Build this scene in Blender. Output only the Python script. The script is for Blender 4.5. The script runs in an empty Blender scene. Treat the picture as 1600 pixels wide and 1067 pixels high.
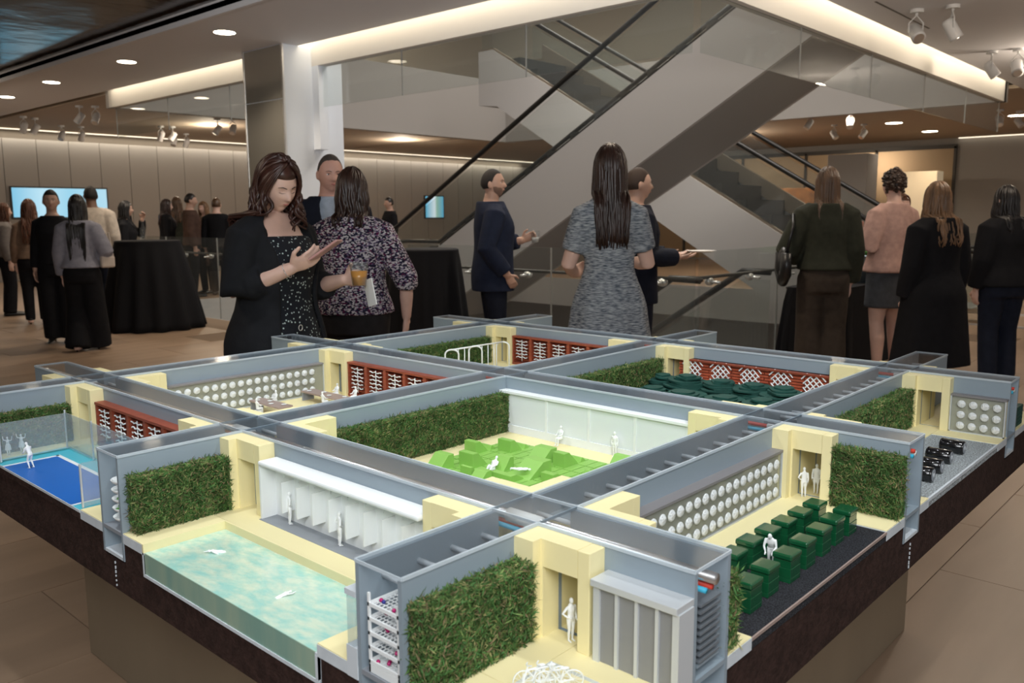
import bpy, bmesh, math, random
import numpy as np
from mathutils import Matrix, Vector

random.seed(7); rng = np.random.default_rng(7)
scene = bpy.context.scene
COL = scene.collection
S = 0.88                       # one grid module of the model in metres
PI = math.pi

# ------------------------------------------------------------------ camera
cam_d = bpy.data.cameras.new('camera'); cam = bpy.data.objects.new('camera', cam_d); COL.objects.link(cam)
_C = Vector((-1.16815 * S, -1.00697 * S, (0.54993 + 1.0) * S))
_F = Vector((0.7316245, 0.6657184, -0.1467809)); _R = Vector((0.6725502, -0.7400401, -0.0041160)); _U = Vector((0.1113639, 0.0957061, 0.9891605))
_m = Matrix((_R, _U, -_F)).transposed().to_4x4(); _m.translation = _C
cam.matrix_world = _m
cam_d.sensor_width = 36.0; cam_d.lens = 1331.11 / 1600 * 36.0; cam_d.clip_start = 0.02; cam_d.clip_end = 200
cam_d.dof.use_dof = True; cam_d.dof.focus_distance = 2.1; cam_d.dof.aperture_fstop = 7.1
scene.camera = cam

# ------------------------------------------------------------------ world, lights, exposure
w = bpy.data.worlds.new('World'); scene.world = w; w.use_nodes = True
w.node_tree.nodes['Background'].inputs[0].default_value = (1.0, 0.95, 0.90, 1)
w.node_tree.nodes['Background'].inputs[1].default_value = 0.30
scene.view_settings.view_transform = 'Standard'; scene.view_settings.look = 'None'
scene.view_settings.exposure = 0.0; scene.view_settings.gamma = 1.0; scene.view_settings.use_curve_mapping = False
scene.cycles.use_denoising = True
scene.cycles.max_bounces = 8; scene.cycles.transparent_max_bounces = 24
scene.cycles.sample_clamp_indirect = 4.0
def light(name, kind, loc, energy, color=(1, 1, 1), target=None, **kw):
    d = bpy.data.lights.new(name, kind); d.energy = energy; d.color = color
    for k, v in kw.items(): setattr(d, k, v)
    o = bpy.data.objects.new(name, d); COL.objects.link(o); o.location = loc
    if target is not None:
        o.rotation_euler = (Vector(target) - Vector(loc)).to_track_quat('-Z', 'Y').to_euler()
    return o
COOL = (0.93, 0.97, 1.0); WARM = (1.0, 0.84, 0.66)
# track spots over the model
for (x, y, tx, ty, e) in ((-0.6, 1.2, 0.3, 0.9, 85), (0.9, -0.9, 0.7, 0.3, 85), (-0.2, -0.3, 0.6, 0.6, 45), (1.9, 0.5, 1.3, 0.9, 50), (0.5, 1.9, 0.9, 1.3, 50)):
    light('track_spot_light', 'SPOT', (x, y, 3.1), e, COOL, (tx, ty, 0.8), spot_size=1.05, spot_blend=0.6, shadow_soft_size=0.06)
# the photographer's flash bounced off the ceiling
light('bounce_flash_light', 'AREA', (-1.6, -1.4, 2.9), 138, (0.96, 0.98, 1.0), (1.3, 1.6, 0.9), shape='SQUARE', size=2.2)
light('flash_light', 'SPOT', (-1.15, -1.05, 1.60), 800, (0.92, 0.96, 1.0), (3.9, 4.2, 6.2), spot_size=1.3, spot_blend=0.8, shadow_soft_size=0.08)
# recessed ceiling downlights (their warm light)
DOWN = [(3.65, 7.27), (3.70, 9.63), (3.68, 11.94), (3.76, 13.98), (14.97, 5.31), (17.5, 5.37), (19.95, 5.4), (17.75, 3.19), (3.68, 4.9), (3.68, 2.5)]
for (x, y) in DOWN:
    light('downlight_lamp', 'SPOT', (x, y, 3.12), 80, WARM, (x, y, 0), spot_size=2.2, spot_blend=0.7, shadow_soft_size=0.06)
for (x, y, e) in ((8.0, 15.6, 70), (6.0, 0.4, 45), (10.5, 1.0, 60), (17, 9, 130), (13, 15.5, 70), (2, 14, 50), (-0.6, 4.4, 55)):  # last one is an unseen fill added to brighten the left floor
    light('track_and_fill_light', 'POINT', (x, y, 2.95), e, WARM, shadow_soft_size=0.15)
# linear wall washers in the coves of the far walls
for (x, y, sx, sy, e) in ((7.0, 19.06, 11.0, 0.06, 52), (17.0, 19.06, 9.0, 0.06, 45)):
    light('wall_washer', 'AREA', (x, y, 3.15), e, (1.0, 0.90, 0.74), (x, y + 0.02, 0), shape='RECTANGLE', size=sx, size_y=sy)
light('wall_washer', 'AREA', (22.16, 1.5, 3.15), 35, (1.0, 0.90, 0.74), (22.18, 1.5, 0), shape='RECTANGLE', size=0.06, size_y=7.5)
for (x, y, e) in ((8.0, 5.5, 400), (12.5, 9.0, 170)):
    light('atrium_light', 'AREA', (x, y, 7.0), e, (1.0, 0.93, 0.86), (x, y, 0), shape='SQUARE', size=3.0)
# ------------------------------------------------------------------ mesh helpers
def L(u, v, z):                       # model grid units -> metres (floor at z = -1)
    return (u * S, v * S, (z + 1.0) * S)
class MB:
    def __init__(s): s.V = []; s.F = []
    def add(s, V, F):
        o = len(s.V); s.V += [tuple(map(float, p)) for p in V]; s.F += [tuple(i + o for i in f) for f in F]; return s
    def box(s, x0, x1, y0, y1, z0, z1):
        return s.add([(x0, y0, z0), (x1, y0, z0), (x1, y1, z0), (x0, y1, z0), (x0, y0, z1), (x1, y0, z1), (x1, y1, z1), (x0, y1, z1)],
                     [(3, 2, 1, 0), (4, 5, 6, 7), (0, 1, 5, 4), (1, 2, 6, 5), (2, 3, 7, 6), (3, 0, 4, 7)])
    def prism(s, poly, axis, a0, a1):   # poly: 2-D points in the two other axes (x,y | y,z | x,z)
        n = len(poly); V = []
        for a in (a0, a1):
            for (p, q) in poly: V.append({'x': (a, p, q), 'y': (p, a, q), 'z': (p, q, a)}[axis])
        F = [tuple(range(n - 1, -1, -1)), tuple(range(n, 2 * n))] + [(i, (i + 1) % n, n + (i + 1) % n, n + i) for i in range(n)]
        return s.add(V, F)
    def loft(s, rings):
        n = len(rings[0]); V = [p for r in rings for p in r]; F = []
        for k in range(len(rings) - 1):
            for i in range(n):
                j = (i + 1) % n; F.append((k * n + i, k * n + j, (k + 1) * n + j, (k + 1) * n + i))
        F.append(tuple(range(n - 1, -1, -1))); m = (len(rings) - 1) * n; F.append(tuple(range(m, m + n)))
        return s.add(V, F)
    def tube(s, pts, rad, n=8, flat=1.0, up=None, round_caps=False):
        P = [np.array(p, float) for p in pts]
        R = [rad] * len(P) if np.isscalar(rad) else list(rad)
        if round_caps:
            d0 = P[0] - P[1]; d0 /= np.linalg.norm(d0); d1 = P[-1] - P[-2]; d1 /= np.linalg.norm(d1)
            P = [P[0] + d0 * R[0] * .85] + [P[0] + d0 * R[0] * .5] + P + [P[-1] + d1 * R[-1] * .5] + [P[-1] + d1 * R[-1] * .85]
            R = [R[0] * .5, R[0] * .86] + R + [R[-1] * .86, R[-1] * .5]
        ref = np.array(up if up is not None else (0.03, 0.07, 1.0), float); rings = []; pa = None
        for k in range(len(P)):
            t = P[min(k + 1, len(P) - 1)] - P[max(k - 1, 0)]; t = t / (np.linalg.norm(t) + 1e-12)
            if pa is None:
                a = np.cross(ref, t)
                if np.linalg.norm(a) < 0.2: a = np.cross((1.0, 0.1, 0.0), t)
            else: a = pa - t * (pa @ t)
            a = a / (np.linalg.norm(a) + 1e-12); b = np.cross(t, a); pa = a
            rings.append([tuple(P[k] + R[k] * (math.cos(2 * PI * i / n) * a + flat * math.sin(2 * PI * i / n) * b)) for i in range(n)])
        return s.loft(rings)
    def ell(s, c, r, rot=None, nu=12, nv=8):
        rings = []
        for k in range(nv + 1):
            th = PI * (0.02 + 0.96 * k / nv) - PI / 2; ring = []
            for i in range(nu):
                a = 2 * PI * i / nu; p = Vector((r[0] * math.cos(th) * math.cos(a), r[1] * math.cos(th) * math.sin(a), r[2] * math.sin(th)))
                if rot is not None: p = rot @ p
                ring.append((c[0] + p.x, c[1] + p.y, c[2] + p.z))
            rings.append(ring)
        return s.loft(rings)
    def unitL(s):
        s.V = [L(*p) for p in s.V]; return s
    def build(s, name, mat, parent=None, smooth=False, origin=None, lab=None, bevel=0, kind=None, group=None):
        V = np.array(s.V, float).reshape(-1, 3)
        if parent is not None: org = np.array(ROOT.get(parent.name, (0, 0, 0)))
        elif origin is not None: org = np.array(origin, float)
        else: org = np.array([(V[:, 0].min() + V[:, 0].max()) / 2, (V[:, 1].min() + V[:, 1].max()) / 2, V[:, 2].min()])
        me = bpy.data.meshes.new(name); me.from_pydata((V - org).tolist(), [], s.F); me.update()
        if smooth: me.polygons.foreach_set('use_smooth', [True] * len(me.polygons))
        if mat is not None: me.materials.append(mat)
        o = bpy.data.objects.new(name, me); COL.objects.link(o)
        if parent is not None: o.parent = parent; ROOT[o.name] = tuple(org)
        else: o.location = org; ROOT[o.name] = tuple(org)
        if bevel:
            b = o.modifiers.new('bevel', 'BEVEL'); b.width = bevel; b.segments = 2; b.limit_method = 'ANGLE'
        if lab: tag(o, *lab)
        if kind: o['kind'] = kind
        return o
ROOT = {}
def tag(o, label, cat=None, group=None):
    o['label'] = label
    if cat: o['category'] = cat
    if group: o['group'] = group
    return o
def thing(name, label, cat, loc=(0, 0, 0), group=None):
    o = bpy.data.objects.new(name, None); COL.objects.link(o); o.location = loc; o.empty_display_size = 0.05
    ROOT[o.name] = tuple(loc); tag(o, label, cat, group); return o
def inst(mesh_obj, name, parent, loc, rot=(0, 0, 0), scale=None):   # a part that shares its mesh (mesh is built about its own origin)
    o = bpy.data.objects.new(name, mesh_obj); COL.objects.link(o); o.parent = parent
    r = ROOT[parent.name]; o.location = (loc[0] - r[0], loc[1] - r[1], loc[2] - r[2]); o.rotation_euler = rot
    if scale: o.scale = scale
    ROOT[o.name] = tuple(loc)
    return o
def mesh_of(mb, name, mat, smooth=False):
    me = bpy.data.meshes.new(name); me.from_pydata(mb.V, [], mb.F); me.update()
    if smooth: me.polygons.foreach_set('use_smooth', [True] * len(me.polygons))
    me.materials.append(mat); return me

# ------------------------------------------------------------------ materials
MATS = {}
def mat(name, col, rough=0.5, metal=0.0, var=0.0, scale=8.0, bump=0.0, bscale=40.0, col2=None, stretch=None, emit=0.0, spec=0.5, coat=0.0):
    m = bpy.data.materials.new(name); m.use_nodes = True; nt = m.node_tree; b = nt.nodes['Principled BSDF']
    b.inputs['Base Color'].default_value = (*col, 1); b.inputs['Roughness'].default_value = rough; b.inputs['Metallic'].default_value = metal
    b.inputs['Specular IOR Level'].default_value = spec
    if coat: b.inputs['Coat Weight'].default_value = coat
    if emit: b.inputs['Emission Color'].default_value = (*col, 1); b.inputs['Emission Strength'].default_value = emit
    tc = nt.nodes.new('ShaderNodeTexCoord'); src = tc.outputs['Object']
    if stretch:
        mp = nt.nodes.new('ShaderNodeMapping'); mp.inputs['Scale'].default_value = stretch; nt.links.new(src, mp.inputs[0]); src = mp.outputs[0]
    if var or col2:
        n = nt.nodes.new('ShaderNodeTexNoise'); n.inputs['Scale'].default_value = scale; n.inputs['Detail'].default_value = 6; nt.links.new(src, n.inputs[0])
        r = nt.nodes.new('ShaderNodeValToRGB'); c2 = col2 or tuple(min(1, c * (1 + var)) for c in col); c1 = col if col2 else tuple(c * (1 - var) for c in col)
        r.color_ramp.elements[0].position = 0.35; r.color_ramp.elements[1].position = 0.65
        r.color_ramp.elements[0].color = (*c1, 1); r.color_ramp.elements[1].color = (*c2, 1)
        nt.links.new(n.outputs[0], r.inputs[0]); nt.links.new(r.outputs[0], b.inputs['Base Color'])
    if bump:
        n2 = nt.nodes.new('ShaderNodeTexNoise'); n2.inputs['Scale'].default_value = bscale; n2.inputs['Detail'].default_value = 4; nt.links.new(src, n2.inputs[0])
        bp = nt.nodes.new('ShaderNodeBump'); bp.inputs['Strength'].default_value = bump; bp.inputs['Distance'].default_value = 0.02
        nt.links.new(n2.outputs[0], bp.inputs['Height']); nt.links.new(bp.outputs[0], b.inputs['Normal'])
    MATS[name] = m; return m
def glass(name, tint=(0.9, 0.94, 0.94), refl=1.0, rough=0.02, haze=0.0, hazecol=(0.8, 0.85, 0.88)):
    m = bpy.data.materials.new(name); m.use_nodes = True; nt = m.node_tree; nt.nodes.clear()
    out = nt.nodes.new('ShaderNodeOutputMaterial'); tr = nt.nodes.new('ShaderNodeBsdfTransparent'); tr.inputs[0].default_value = (*tint, 1)
    gl = nt.nodes.new('ShaderNodeBsdfGlossy'); gl.inputs['Roughness'].default_value = rough
    fr = nt.nodes.new('ShaderNodeLayerWeight'); fr.inputs[0].default_value = 0.5
    pw_ = nt.nodes.new('ShaderNodeMath'); pw_.operation = 'POWER'; pw_.inputs[1].default_value = 4.0; nt.links.new(fr.outputs['Facing'], pw_.inputs[0])
    mu = nt.nodes.new('ShaderNodeMath'); mu.operation = 'MULTIPLY_ADD'; mu.inputs[1].default_value = 0.75 * refl; mu.inputs[2].default_value = 0.03 * refl; nt.links.new(pw_.outputs[0], mu.inputs[0])
    mx = nt.nodes.new('ShaderNodeMixShader'); nt.links.new(mu.outputs[0], mx.inputs[0]); nt.links.new(tr.outputs[0], mx.inputs[1]); nt.links.new(gl.outputs[0], mx.inputs[2])
    last = mx.outputs[0]
    if haze:
        df = nt.nodes.new('ShaderNodeBsdfDiffuse'); df.inputs[0].default_value = (*hazecol, 1); m2 = nt.nodes.new('ShaderNodeMixShader'); m2.inputs[0].default_value = haze
        nt.links.new(last, m2.inputs[1]); nt.links.new(df.outputs[0], m2.inputs[2]); last = m2.outputs[0]
    nt.links.new(last, out.inputs[0]); MATS[name] = m; return m
def island_mat(name, cols, rough=0.8):     # colour differs from blade to blade
    m = mat(name, cols[0], rough, spec=0.2); nt = m.node_tree; g = nt.nodes.new('ShaderNodeNewGeometry'); r = nt.nodes.new('ShaderNodeValToRGB')
    r.color_ramp.interpolation = 'CONSTANT'
    while len(r.color_ramp.elements) < len(cols): r.color_ramp.elements.new(0.5)
    for i, c in enumerate(cols): r.color_ramp.elements[i].position = i / len(cols); r.color_ramp.elements[i].color = (*c, 1)
    nt.links.new(g.outputs['Random Per Island'], r.inputs[0]); nt.links.new(r.outputs[0], nt.nodes['Principled BSDF'].inputs['Base Color']); return m
M = MATS
mat('grey', (0.265, 0.325, 0.372), 0.45, var=0.03, scale=3); mat('grey_dark', (0.26, 0.28, 0.31), 0.5); mat('grey_light', (0.62, 0.67, 0.71), 0.45)
mat('yellow', (0.84, 0.75, 0.42), 0.6, var=0.02, scale=5); mat('deck_edge', (0.60, 0.65, 0.69), 0.6, var=0.05, scale=30)
mat('tray_brown', (0.034, 0.018, 0.015), 0.75, var=0.3, scale=60, bump=0.2, bscale=120, spec=0.2)
mat('plinth_tan', (0.30, 0.235, 0.16), 0.6, var=0.06, scale=3, stretch=(1, 1, 0.3))
mat('white', (0.83, 0.86, 0.86), 0.5); mat('white_fig', (0.86, 0.88, 0.88), 0.6); mat('white_sheet', (0.78, 0.84, 0.85), 0.4)
mat('chrome', (0.80, 0.80, 0.81), 0.28, 0.9); mat('pipe_red', (0.62, 0.06, 0.04), 0.35); mat('pipe_blue', (0.05, 0.42, 0.62), 0.35); mat('steel', (0.62, 0.65, 0.67), 0.35, 0.25)
mat('rack_brown', (0.27, 0.058, 0.028), 0.5, var=0.15, scale=30, stretch=(1, 1, 4)); mat('brick', (0.42, 0.085, 0.038), 0.55, var=0.2, scale=40)
mat('beehive_green', (0.006, 0.075, 0.028), 0.22, coat=0.4); mat('mound_green', (0.005, 0.062, 0.047), 0.75, var=0.15, scale=12)
mat('lime', (0.25, 0.49, 0.095), 0.55, var=0.04, scale=8); mat('lime_groove', (0.12, 0.34, 0.06), 0.7)
mat('court_blue', (0.004, 0.125, 0.50), 0.4); mat('water_side', (0.21, 0.37, 0.31), 0.15, col2=(.36, .46, .34), scale=4, stretch=(1, 3, .6)); mat('court_cyan', (0.075, 0.50, 0.63), 0.4); mat('line_white', (0.85, 0.87, 0.88), 0.5)
mat('gravel_dark', (0.045, 0.047, 0.055), 0.9, var=0.7, scale=420, bump=0.8, bscale=500, spec=0.2)
mat('gravel_light', (0.56, 0.61, 0.63), 0.9, var=0.5, scale=260, bump=0.9, bscale=320, spec=0.2)
mat('black_gloss', (0.008, 0.008, 0.009), 0.16, coat=0.4); mat('berry', (0.45, 0.01, 0.13), 0.25); mat('berry_blue', (0.02, 0.03, 0.22), 0.25); mat('leaf', (0.10, 0.30, 0.06), 0.6)
mat('tabletop', (0.33, 0.25, 0.22), 0.45)
mat('water', (0.33, 0.62, 0.55), 0.16, col2=(0.60, 0.71, 0.56), scale=5, stretch=(11, 5, 3), bump=0.12, bscale=8, coat=0.3)
for _n in M['water'].node_tree.nodes:
    if _n.type == 'MAPPING': _n.inputs['Rotation'].default_value = (0, 0, math.radians(40))
glass('acrylic', (0.87, 0.88, 0.885), 0.55, 0.09, 0.012); glass('acrylic_edge', (0.75, 0.82, 0.86), 1.2, 0.1, 0.55, (0.75, 0.82, 0.87)); glass('fence_glass', (0.86, 0.90, 0.91), 1.0, 0.05, 0.16)
glass('room_glass', (0.93, 0.95, 0.94), 0.9, 0.01, 0.02); glass('pane_frost', (0.85, 0.9, 0.92), 0.8, 0.1, 0.86, (0.86, 0.91, 0.92)); glass('disc_pane', (0.9, 0.92, 0.92), 0.6, 0.05, 0.08)
glass('cup_plastic', (0.93, 0.94, 0.94), 1.0, 0.03, 0.04)
island_mat('moss', [(0.040, 0.085, 0.022), (0.070, 0.140, 0.034), (0.130, 0.190, 0.060), (0.050, 0.115, 0.030), (0.23, 0.22, 0.09), (0.080, 0.165, 0.050), (0.17, 0.13, 0.070), (0.060, 0.150, 0.045)])
_nt = M['moss'].node_tree; _b = _nt.nodes['Principled BSDF']; _src = _b.inputs['Base Color'].links[0].from_socket      # clumps: lighter and darker patches of moss
_g = _nt.nodes.new('ShaderNodeNewGeometry'); _nz = _nt.nodes.new('ShaderNodeTexNoise'); _nz.inputs['Scale'].default_value = 42; _nz.inputs['Detail'].default_value = 3; _nt.links.new(_g.outputs['Position'], _nz.inputs[0])
_mr = _nt.nodes.new('ShaderNodeMapRange'); _mr.inputs['From Min'].default_value = .35; _mr.inputs['From Max'].default_value = .65; _mr.inputs['To Min'].default_value = .85; _mr.inputs['To Max'].default_value = 1.55; _nt.links.new(_nz.outputs[0], _mr.inputs[0])
_hs = _nt.nodes.new('ShaderNodeHueSaturation'); _nt.links.new(_src, _hs.inputs['Color']); _nt.links.new(_mr.outputs[0], _hs.inputs['Value']); _nt.links.new(_hs.outputs[0], _b.inputs['Base Color'])
mat('moss_core', (0.045, 0.085, 0.026), 0.95, var=0.6, scale=80, bump=0.8, bscale=150, spec=0.1)
# perforated mesh infill
def perf(name, ax):
    m = bpy.data.materials.new(name); m.use_nodes = True; nt = m.node_tree; b = nt.nodes['Principled BSDF']; out = nt.nodes['Material Output']
    b.inputs['Base Color'].default_value = (0.26, 0.265, 0.27, 1); b.inputs['Metallic'].default_value = 0.1; b.inputs['Roughness'].default_value = 0.45
    tc = nt.nodes.new('ShaderNodeTexCoord'); v = nt.nodes.new('ShaderNodeTexVoronoi'); v.inputs['Scale'].default_value = 260; v.inputs['Randomness'].default_value = 0.0
    mp = nt.nodes.new('ShaderNodeMapping'); mp.inputs['Rotation'].default_value = (math.radians(45), 0, 0)
    nt.links.new(tc.outputs['Object'], mp.inputs[0]); nt.links.new(mp.outputs[0], v.inputs[0])
    lt = nt.nodes.new('ShaderNodeMath'); lt.operation = 'LESS_THAN'; lt.inputs[1].default_value = 0.40; nt.links.new(v.outputs['Distance'], lt.inputs[0])
    tr = nt.nodes.new('ShaderNodeBsdfTransparent'); mx = nt.nodes.new('ShaderNodeMixShader'); nt.links.new(lt.outputs[0], mx.inputs[0]); nt.links.new(b.outputs[0], mx.inputs[1]); nt.links.new(tr.outputs[0], mx.inputs[2])
    nt.links.new(mx.outputs[0], out.inputs[0]); MATS[name] = m
perf('mesh_perf', 'x')
# building
mat('stone_tile', (0.31, 0.215, 0.145), 0.42, var=0.10, scale=1.6, stretch=(0.5, 3.2, 1), bump=0.03, bscale=6); mat('floor_grout', (0.20, 0.14, 0.095), 0.8)
mat('ceil_white', (0.74, 0.74, 0.77), 0.8); mat('ceil_lit_tan', (0.42, 0.34, 0.26), 0.8); mat('fascia', (0.80, 0.77, 0.72), 0.7)  # far ceiling: warm reflected light is put into its tan base colour
mat('ceil_dark', (0.030, 0.017, 0.009), 0.12, 0.0, bump=0.6, bscale=1.3, spec=0.3); mat('column_white', (0.80, 0.84, 0.90), 0.45); mat('mirror', (0.40, 0.38, 0.33), 0.14, 0.6)
mat('wall_panel', (0.36, 0.335, 0.31), 0.75); mat('wall_right', (0.30, 0.28, 0.26), 0.75); mat('joint', (0.12, 0.10, 0.08), 0.8)
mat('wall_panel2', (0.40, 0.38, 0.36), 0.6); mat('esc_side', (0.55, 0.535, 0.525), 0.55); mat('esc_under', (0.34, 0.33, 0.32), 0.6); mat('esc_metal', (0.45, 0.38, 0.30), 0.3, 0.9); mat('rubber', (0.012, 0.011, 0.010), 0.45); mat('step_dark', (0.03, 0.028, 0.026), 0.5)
mat('cove_glow', (1.0, 0.88, 0.68), 0.5, emit=5.0); mat('cove_soft', (1.0, 0.90, 0.72), 0.5, emit=1.6); mat('lamp_glow', (1.0, 0.86, 0.66), 0.5, emit=14.0); mat('fixture_white', (0.62, 0.62, 0.62), 0.5)
mat('frame_dark', (0.06, 0.055, 0.05), 0.4, 0.5); mat('lamp_ring', (0.5, 0.48, 0.45), 0.4); mat('bronze_mirror', (0.34, 0.25, 0.16), 0.30, 0.8)
mat('cloth_black', (0.010, 0.010, 0.012), 0.85, spec=0.2); mat('wood_orange', (0.42, 0.17, 0.045), 0.5, var=0.2, scale=6); mat('cream', (0.75, 0.62, 0.42), 0.6, emit=0.25)
# ------------------------------------------------------------------ the room (metres)
VU0, VU1, VV0, VV1 = 4.72, 13.5, 2.46, 12.5     # the atrium void
ZC = 3.2                                         # ceiling
def struct(o): o['kind'] = 'structure'; return o
# stone colour from world position, shifted a little from tile to tile
_m = M['stone_tile']; _nt = _m.node_tree; _b = _nt.nodes['Principled BSDF']
_oi = _nt.nodes.new('ShaderNodeObjectInfo'); _hs = _nt.nodes.new('ShaderNodeHueSaturation'); _mr = _nt.nodes.new('ShaderNodeMapRange')
_mr.inputs['To Min'].default_value = 0.9; _mr.inputs['To Max'].default_value = 1.1; _nt.links.new(_oi.outputs['Random'], _mr.inputs[0]); _nt.links.new(_mr.outputs[0], _hs.inputs['Value'])
_ln = _b.inputs['Base Color'].links[0]; _src = _ln.from_socket; _nt.links.new(_src, _hs.inputs['Color']); _nt.links.new(_hs.outputs[0], _b.inputs['Base Color'])
_g = _nt.nodes.new('ShaderNodeNewGeometry')
for n in _nt.nodes:
    if n.type == 'MAPPING': _nt.links.new(_g.outputs['Position'], n.inputs[0])
fb = MB()
for (a, b, c, d) in ((-8, VU0, -8, 24), (VU0, 26, -8, VV0), (VU0, VU1, VV1, 24), (VU1, 26, VV0, 24)): fb.box(a, b, c, d, -0.35, -0.004)
floor = struct(fb.build('floor', M['stone_tile'], origin=(0, 0, 0), lab=('brown stone tile floor of the hall around the escalator void',)))
gb = MB()
gb.box(-1.8, VU0, -2.4, 12.6, -0.004, -0.0025).box(VU0, 9.6, -2.4, VV0, -0.004, -0.0025)
gb.build('grout_bed', M['floor_grout'], floor)
TU, TV = 1.2, 0.6
tile_mesh = mesh_of(MB().box(-TU / 2 + .002, TU / 2 - .002, -TV / 2 + .002, TV / 2 - .002, -0.0025, 0.0), 'tile', M['stone_tile'])
for j in range(25):
    y = -2.1 + j * TV
    for i in range(10):
        x = -1.2 + i * TU + (0.6 if j % 2 else 0)
        ok = (x + TU / 2 <= VU0 + .01) or (y + TV / 2 <= VV0 + .01 and x < 9.3)
        if ok and not (0.6 < x < 1.2 and 0.6 < y < 1.2): inst(tile_mesh, 'tile', floor, (x, y, 0.0))
# slab edge round the void and the lower level
eb = MB().box(VU0, VU0 + .02, VV0, VV1, -0.6, -0.004).box(VU0, VU1, VV0, VV0 + .02, -0.6, -0.004).box(VU0, VU1, VV1 - .02, VV1, -0.6, -0.004).box(VU1 - .02, VU1, VV0, VV1, -0.6, -0.004)
struct(eb.build('trim_1', M['esc_side'], lab=('pale slab edge lining the escalator void at floor level',)))
struct(MB().box(VU0 - 3, VU1 + 4, VV0 - 3, VV1 + 4, -4.4, -4.3).build('floor_lower', M['stone_tile'], lab=('lower level floor seen down the escalator void',)))
wl = MB().box(VU1 + 2, VU1 + 2.1, VV0 - 3, VV1 + 4, -4.3, -0.6).box(VU0 - 3, VU1 + 4, VV1 + 2, VV1 + 2.1, -4.3, -0.6)
struct(wl.build('wall_lower', M['wall_panel'], lab=('tan lower level wall seen through the void railing',)))
# ceilings
UD = 3.1
c = MB().box(UD, VU0 - 0.16, -8, 24, ZC, ZC + .05).box(VU0 - .16, 26, -8, VV0 - 0.16, ZC, ZC + .05)
struct(c.build('ceiling', M['ceil_white'], origin=(0, 0, ZC), lab=('flat pale grey ceiling with recessed downlights around the void',)))
c = MB().box(VU0, VU1 + .3, VV1 + .2, 24, ZC, ZC + .05).box(VU1 + .2, 26, VV0 - .16, 24, ZC, ZC + .05)
struct(c.build('ceiling_far', M['ceil_lit_tan'], lab=('ceiling of the gallery beyond the void, warm reflected light put into its tan colour',)))
c = MB().box(-8, UD, -8, 24, ZC + .07, ZC + .11)
struct(c.build('ceiling_dark', M['ceil_dark'], lab=('dark glossy wavy ceiling panel at upper left',)))
struct(MB().box(UD, UD + .04, -8, 24, ZC - .05, ZC + .11).build('trim_2', M['ceil_white'], lab=('pale lip where the dark glossy ceiling meets the white ceiling',)))
# fascia with cove light in the slot behind the ceiling edge
fz0, fz1 = 3.0, 3.34
f = MB().box(VU0, VU0 + .12, VV0, VV1 + .1, fz0, fz1).box(VU0, VU1 + .1, VV0, VV0 + .12, fz0, fz1)
struct(f.build('trim_3', M['fascia'], lab=('bright cove-lit fascia beam around the ceiling void',)))
f = MB().box(VU0 - .16, VU0, VV0 - .16, VV1 + .1, fz1, fz1 + .02).box(VU0, VU1 + .1, VV0 - .16, VV0, fz1, fz1 + .02)
struct(f.build('trim_4', M['fascia'], lab=('closed top of the light cove behind the ceiling edge',)))
f = MB().box(VU0 - .15, VU0 - .05, VV0 - .1, VV1, fz1 - .03, fz1 - .002).box(VU0, VU1, VV0 - .15, VV0 - .05, fz1 - .03, fz1 - .002)
f.build('cove_light', M['cove_glow'], lab=('warm linear cove light along the ceiling edge of the void', 'cove light'))
# far-side upper floor edge, upper room
f = MB().box(VU0, VU1 + .3, VV1, VV1 + .2, fz0, 4.3).box(VU1, VU1 + .2, VV0, VV1, fz0, 4.3)
struct(f.build('trim_5', M['wall_panel2'], lab=('pale upper floor edge on the far sides of the void',)))
f = MB().box(VU0 - 4, VU0 + .05, VV0 - 3, VV1 + 8, fz1 + .02, 4.3).box(VU0 + .05, VU1 + 8, VV0 - 3, VV0 + .05, fz1 + .02, 4.3).box(VU0, VU1 + 8, VV1 + .2, VV1 + 8, ZC + .06, 4.3).box(VU1 + .2, VU1 + 8, VV0 + .05, VV1 + .2, ZC + .06, 4.3)
struct(f.build('floor_upper', M['ceil_lit_tan'], lab=('slab of the upper floor around the void',)))
f = MB().box(VU0 - 4, VU1 + 8, VV0 - 3, VV1 + 8, 7.4, 7.5); struct(f.build('ceiling_upper', M['fascia'], lab=('pale ceiling of the upper floor above the escalators',)))
f = MB().box(VU0 - 4, VU1 + 8, VV1 + 7, VV1 + 7.1, 4.3, 7.4).box(VU1 + 7, VU1 + 7.1, VV0 - 3, VV1 + 7, 4.3, 7.4); struct(f.build('wall_upper', M['fascia'], lab=('cream wall of the upper floor glimpsed above the escalators',)))
for k in range(3):
    MB().box(9 + 2.6 * k, 9.25 + 2.6 * k, VV1 + 0.8, VV1 + 6.5, 7.33, 7.39).build('ceiling_strip_light', M['cove_glow'], lab=('warm strip light on the upper floor ceiling, %s of three' % ('first', 'second', 'third')[k], 'ceiling light', 'upper floor strip lights'))
# walls
VW, UW = 19.2, 22.3
wb = struct(MB().box(-8, 26, VW, VW + .2, -.0, 4.2).build('wall_back', M['joint'], origin=(5, VW, 0), lab=('tall warm grey panelled back wall washed by cove light',)))
pw = 0.66
for k in range(34):
    a = 4.6 + k * pw
    inst_m = tile_mesh
    if k == 0: panel_mesh = mesh_of(MB().box(-pw / 2 + .006, pw / 2 - .006, -.03, 0.0, 0, 3.0), 'panel', M['wall_panel'])
    inst(panel_mesh, 'panel', wb, (a + pw / 2, VW, 0))
struct(MB().box(-8, -7.8, -8, 24, 0, 4.2).build('wall_for_reflection', M['joint'], lab=('unseen dark wall added left of the hall to darken the glossy ceiling reflection',)))  # unseen wall, added so the glossy ceiling reflects something dark
struct(MB().box(UW, UW + .2, -8, 26, 0, 4.2).build('wall_right', M['wall_right'], lab=('grey wall at the far right behind the guests',)))
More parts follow.
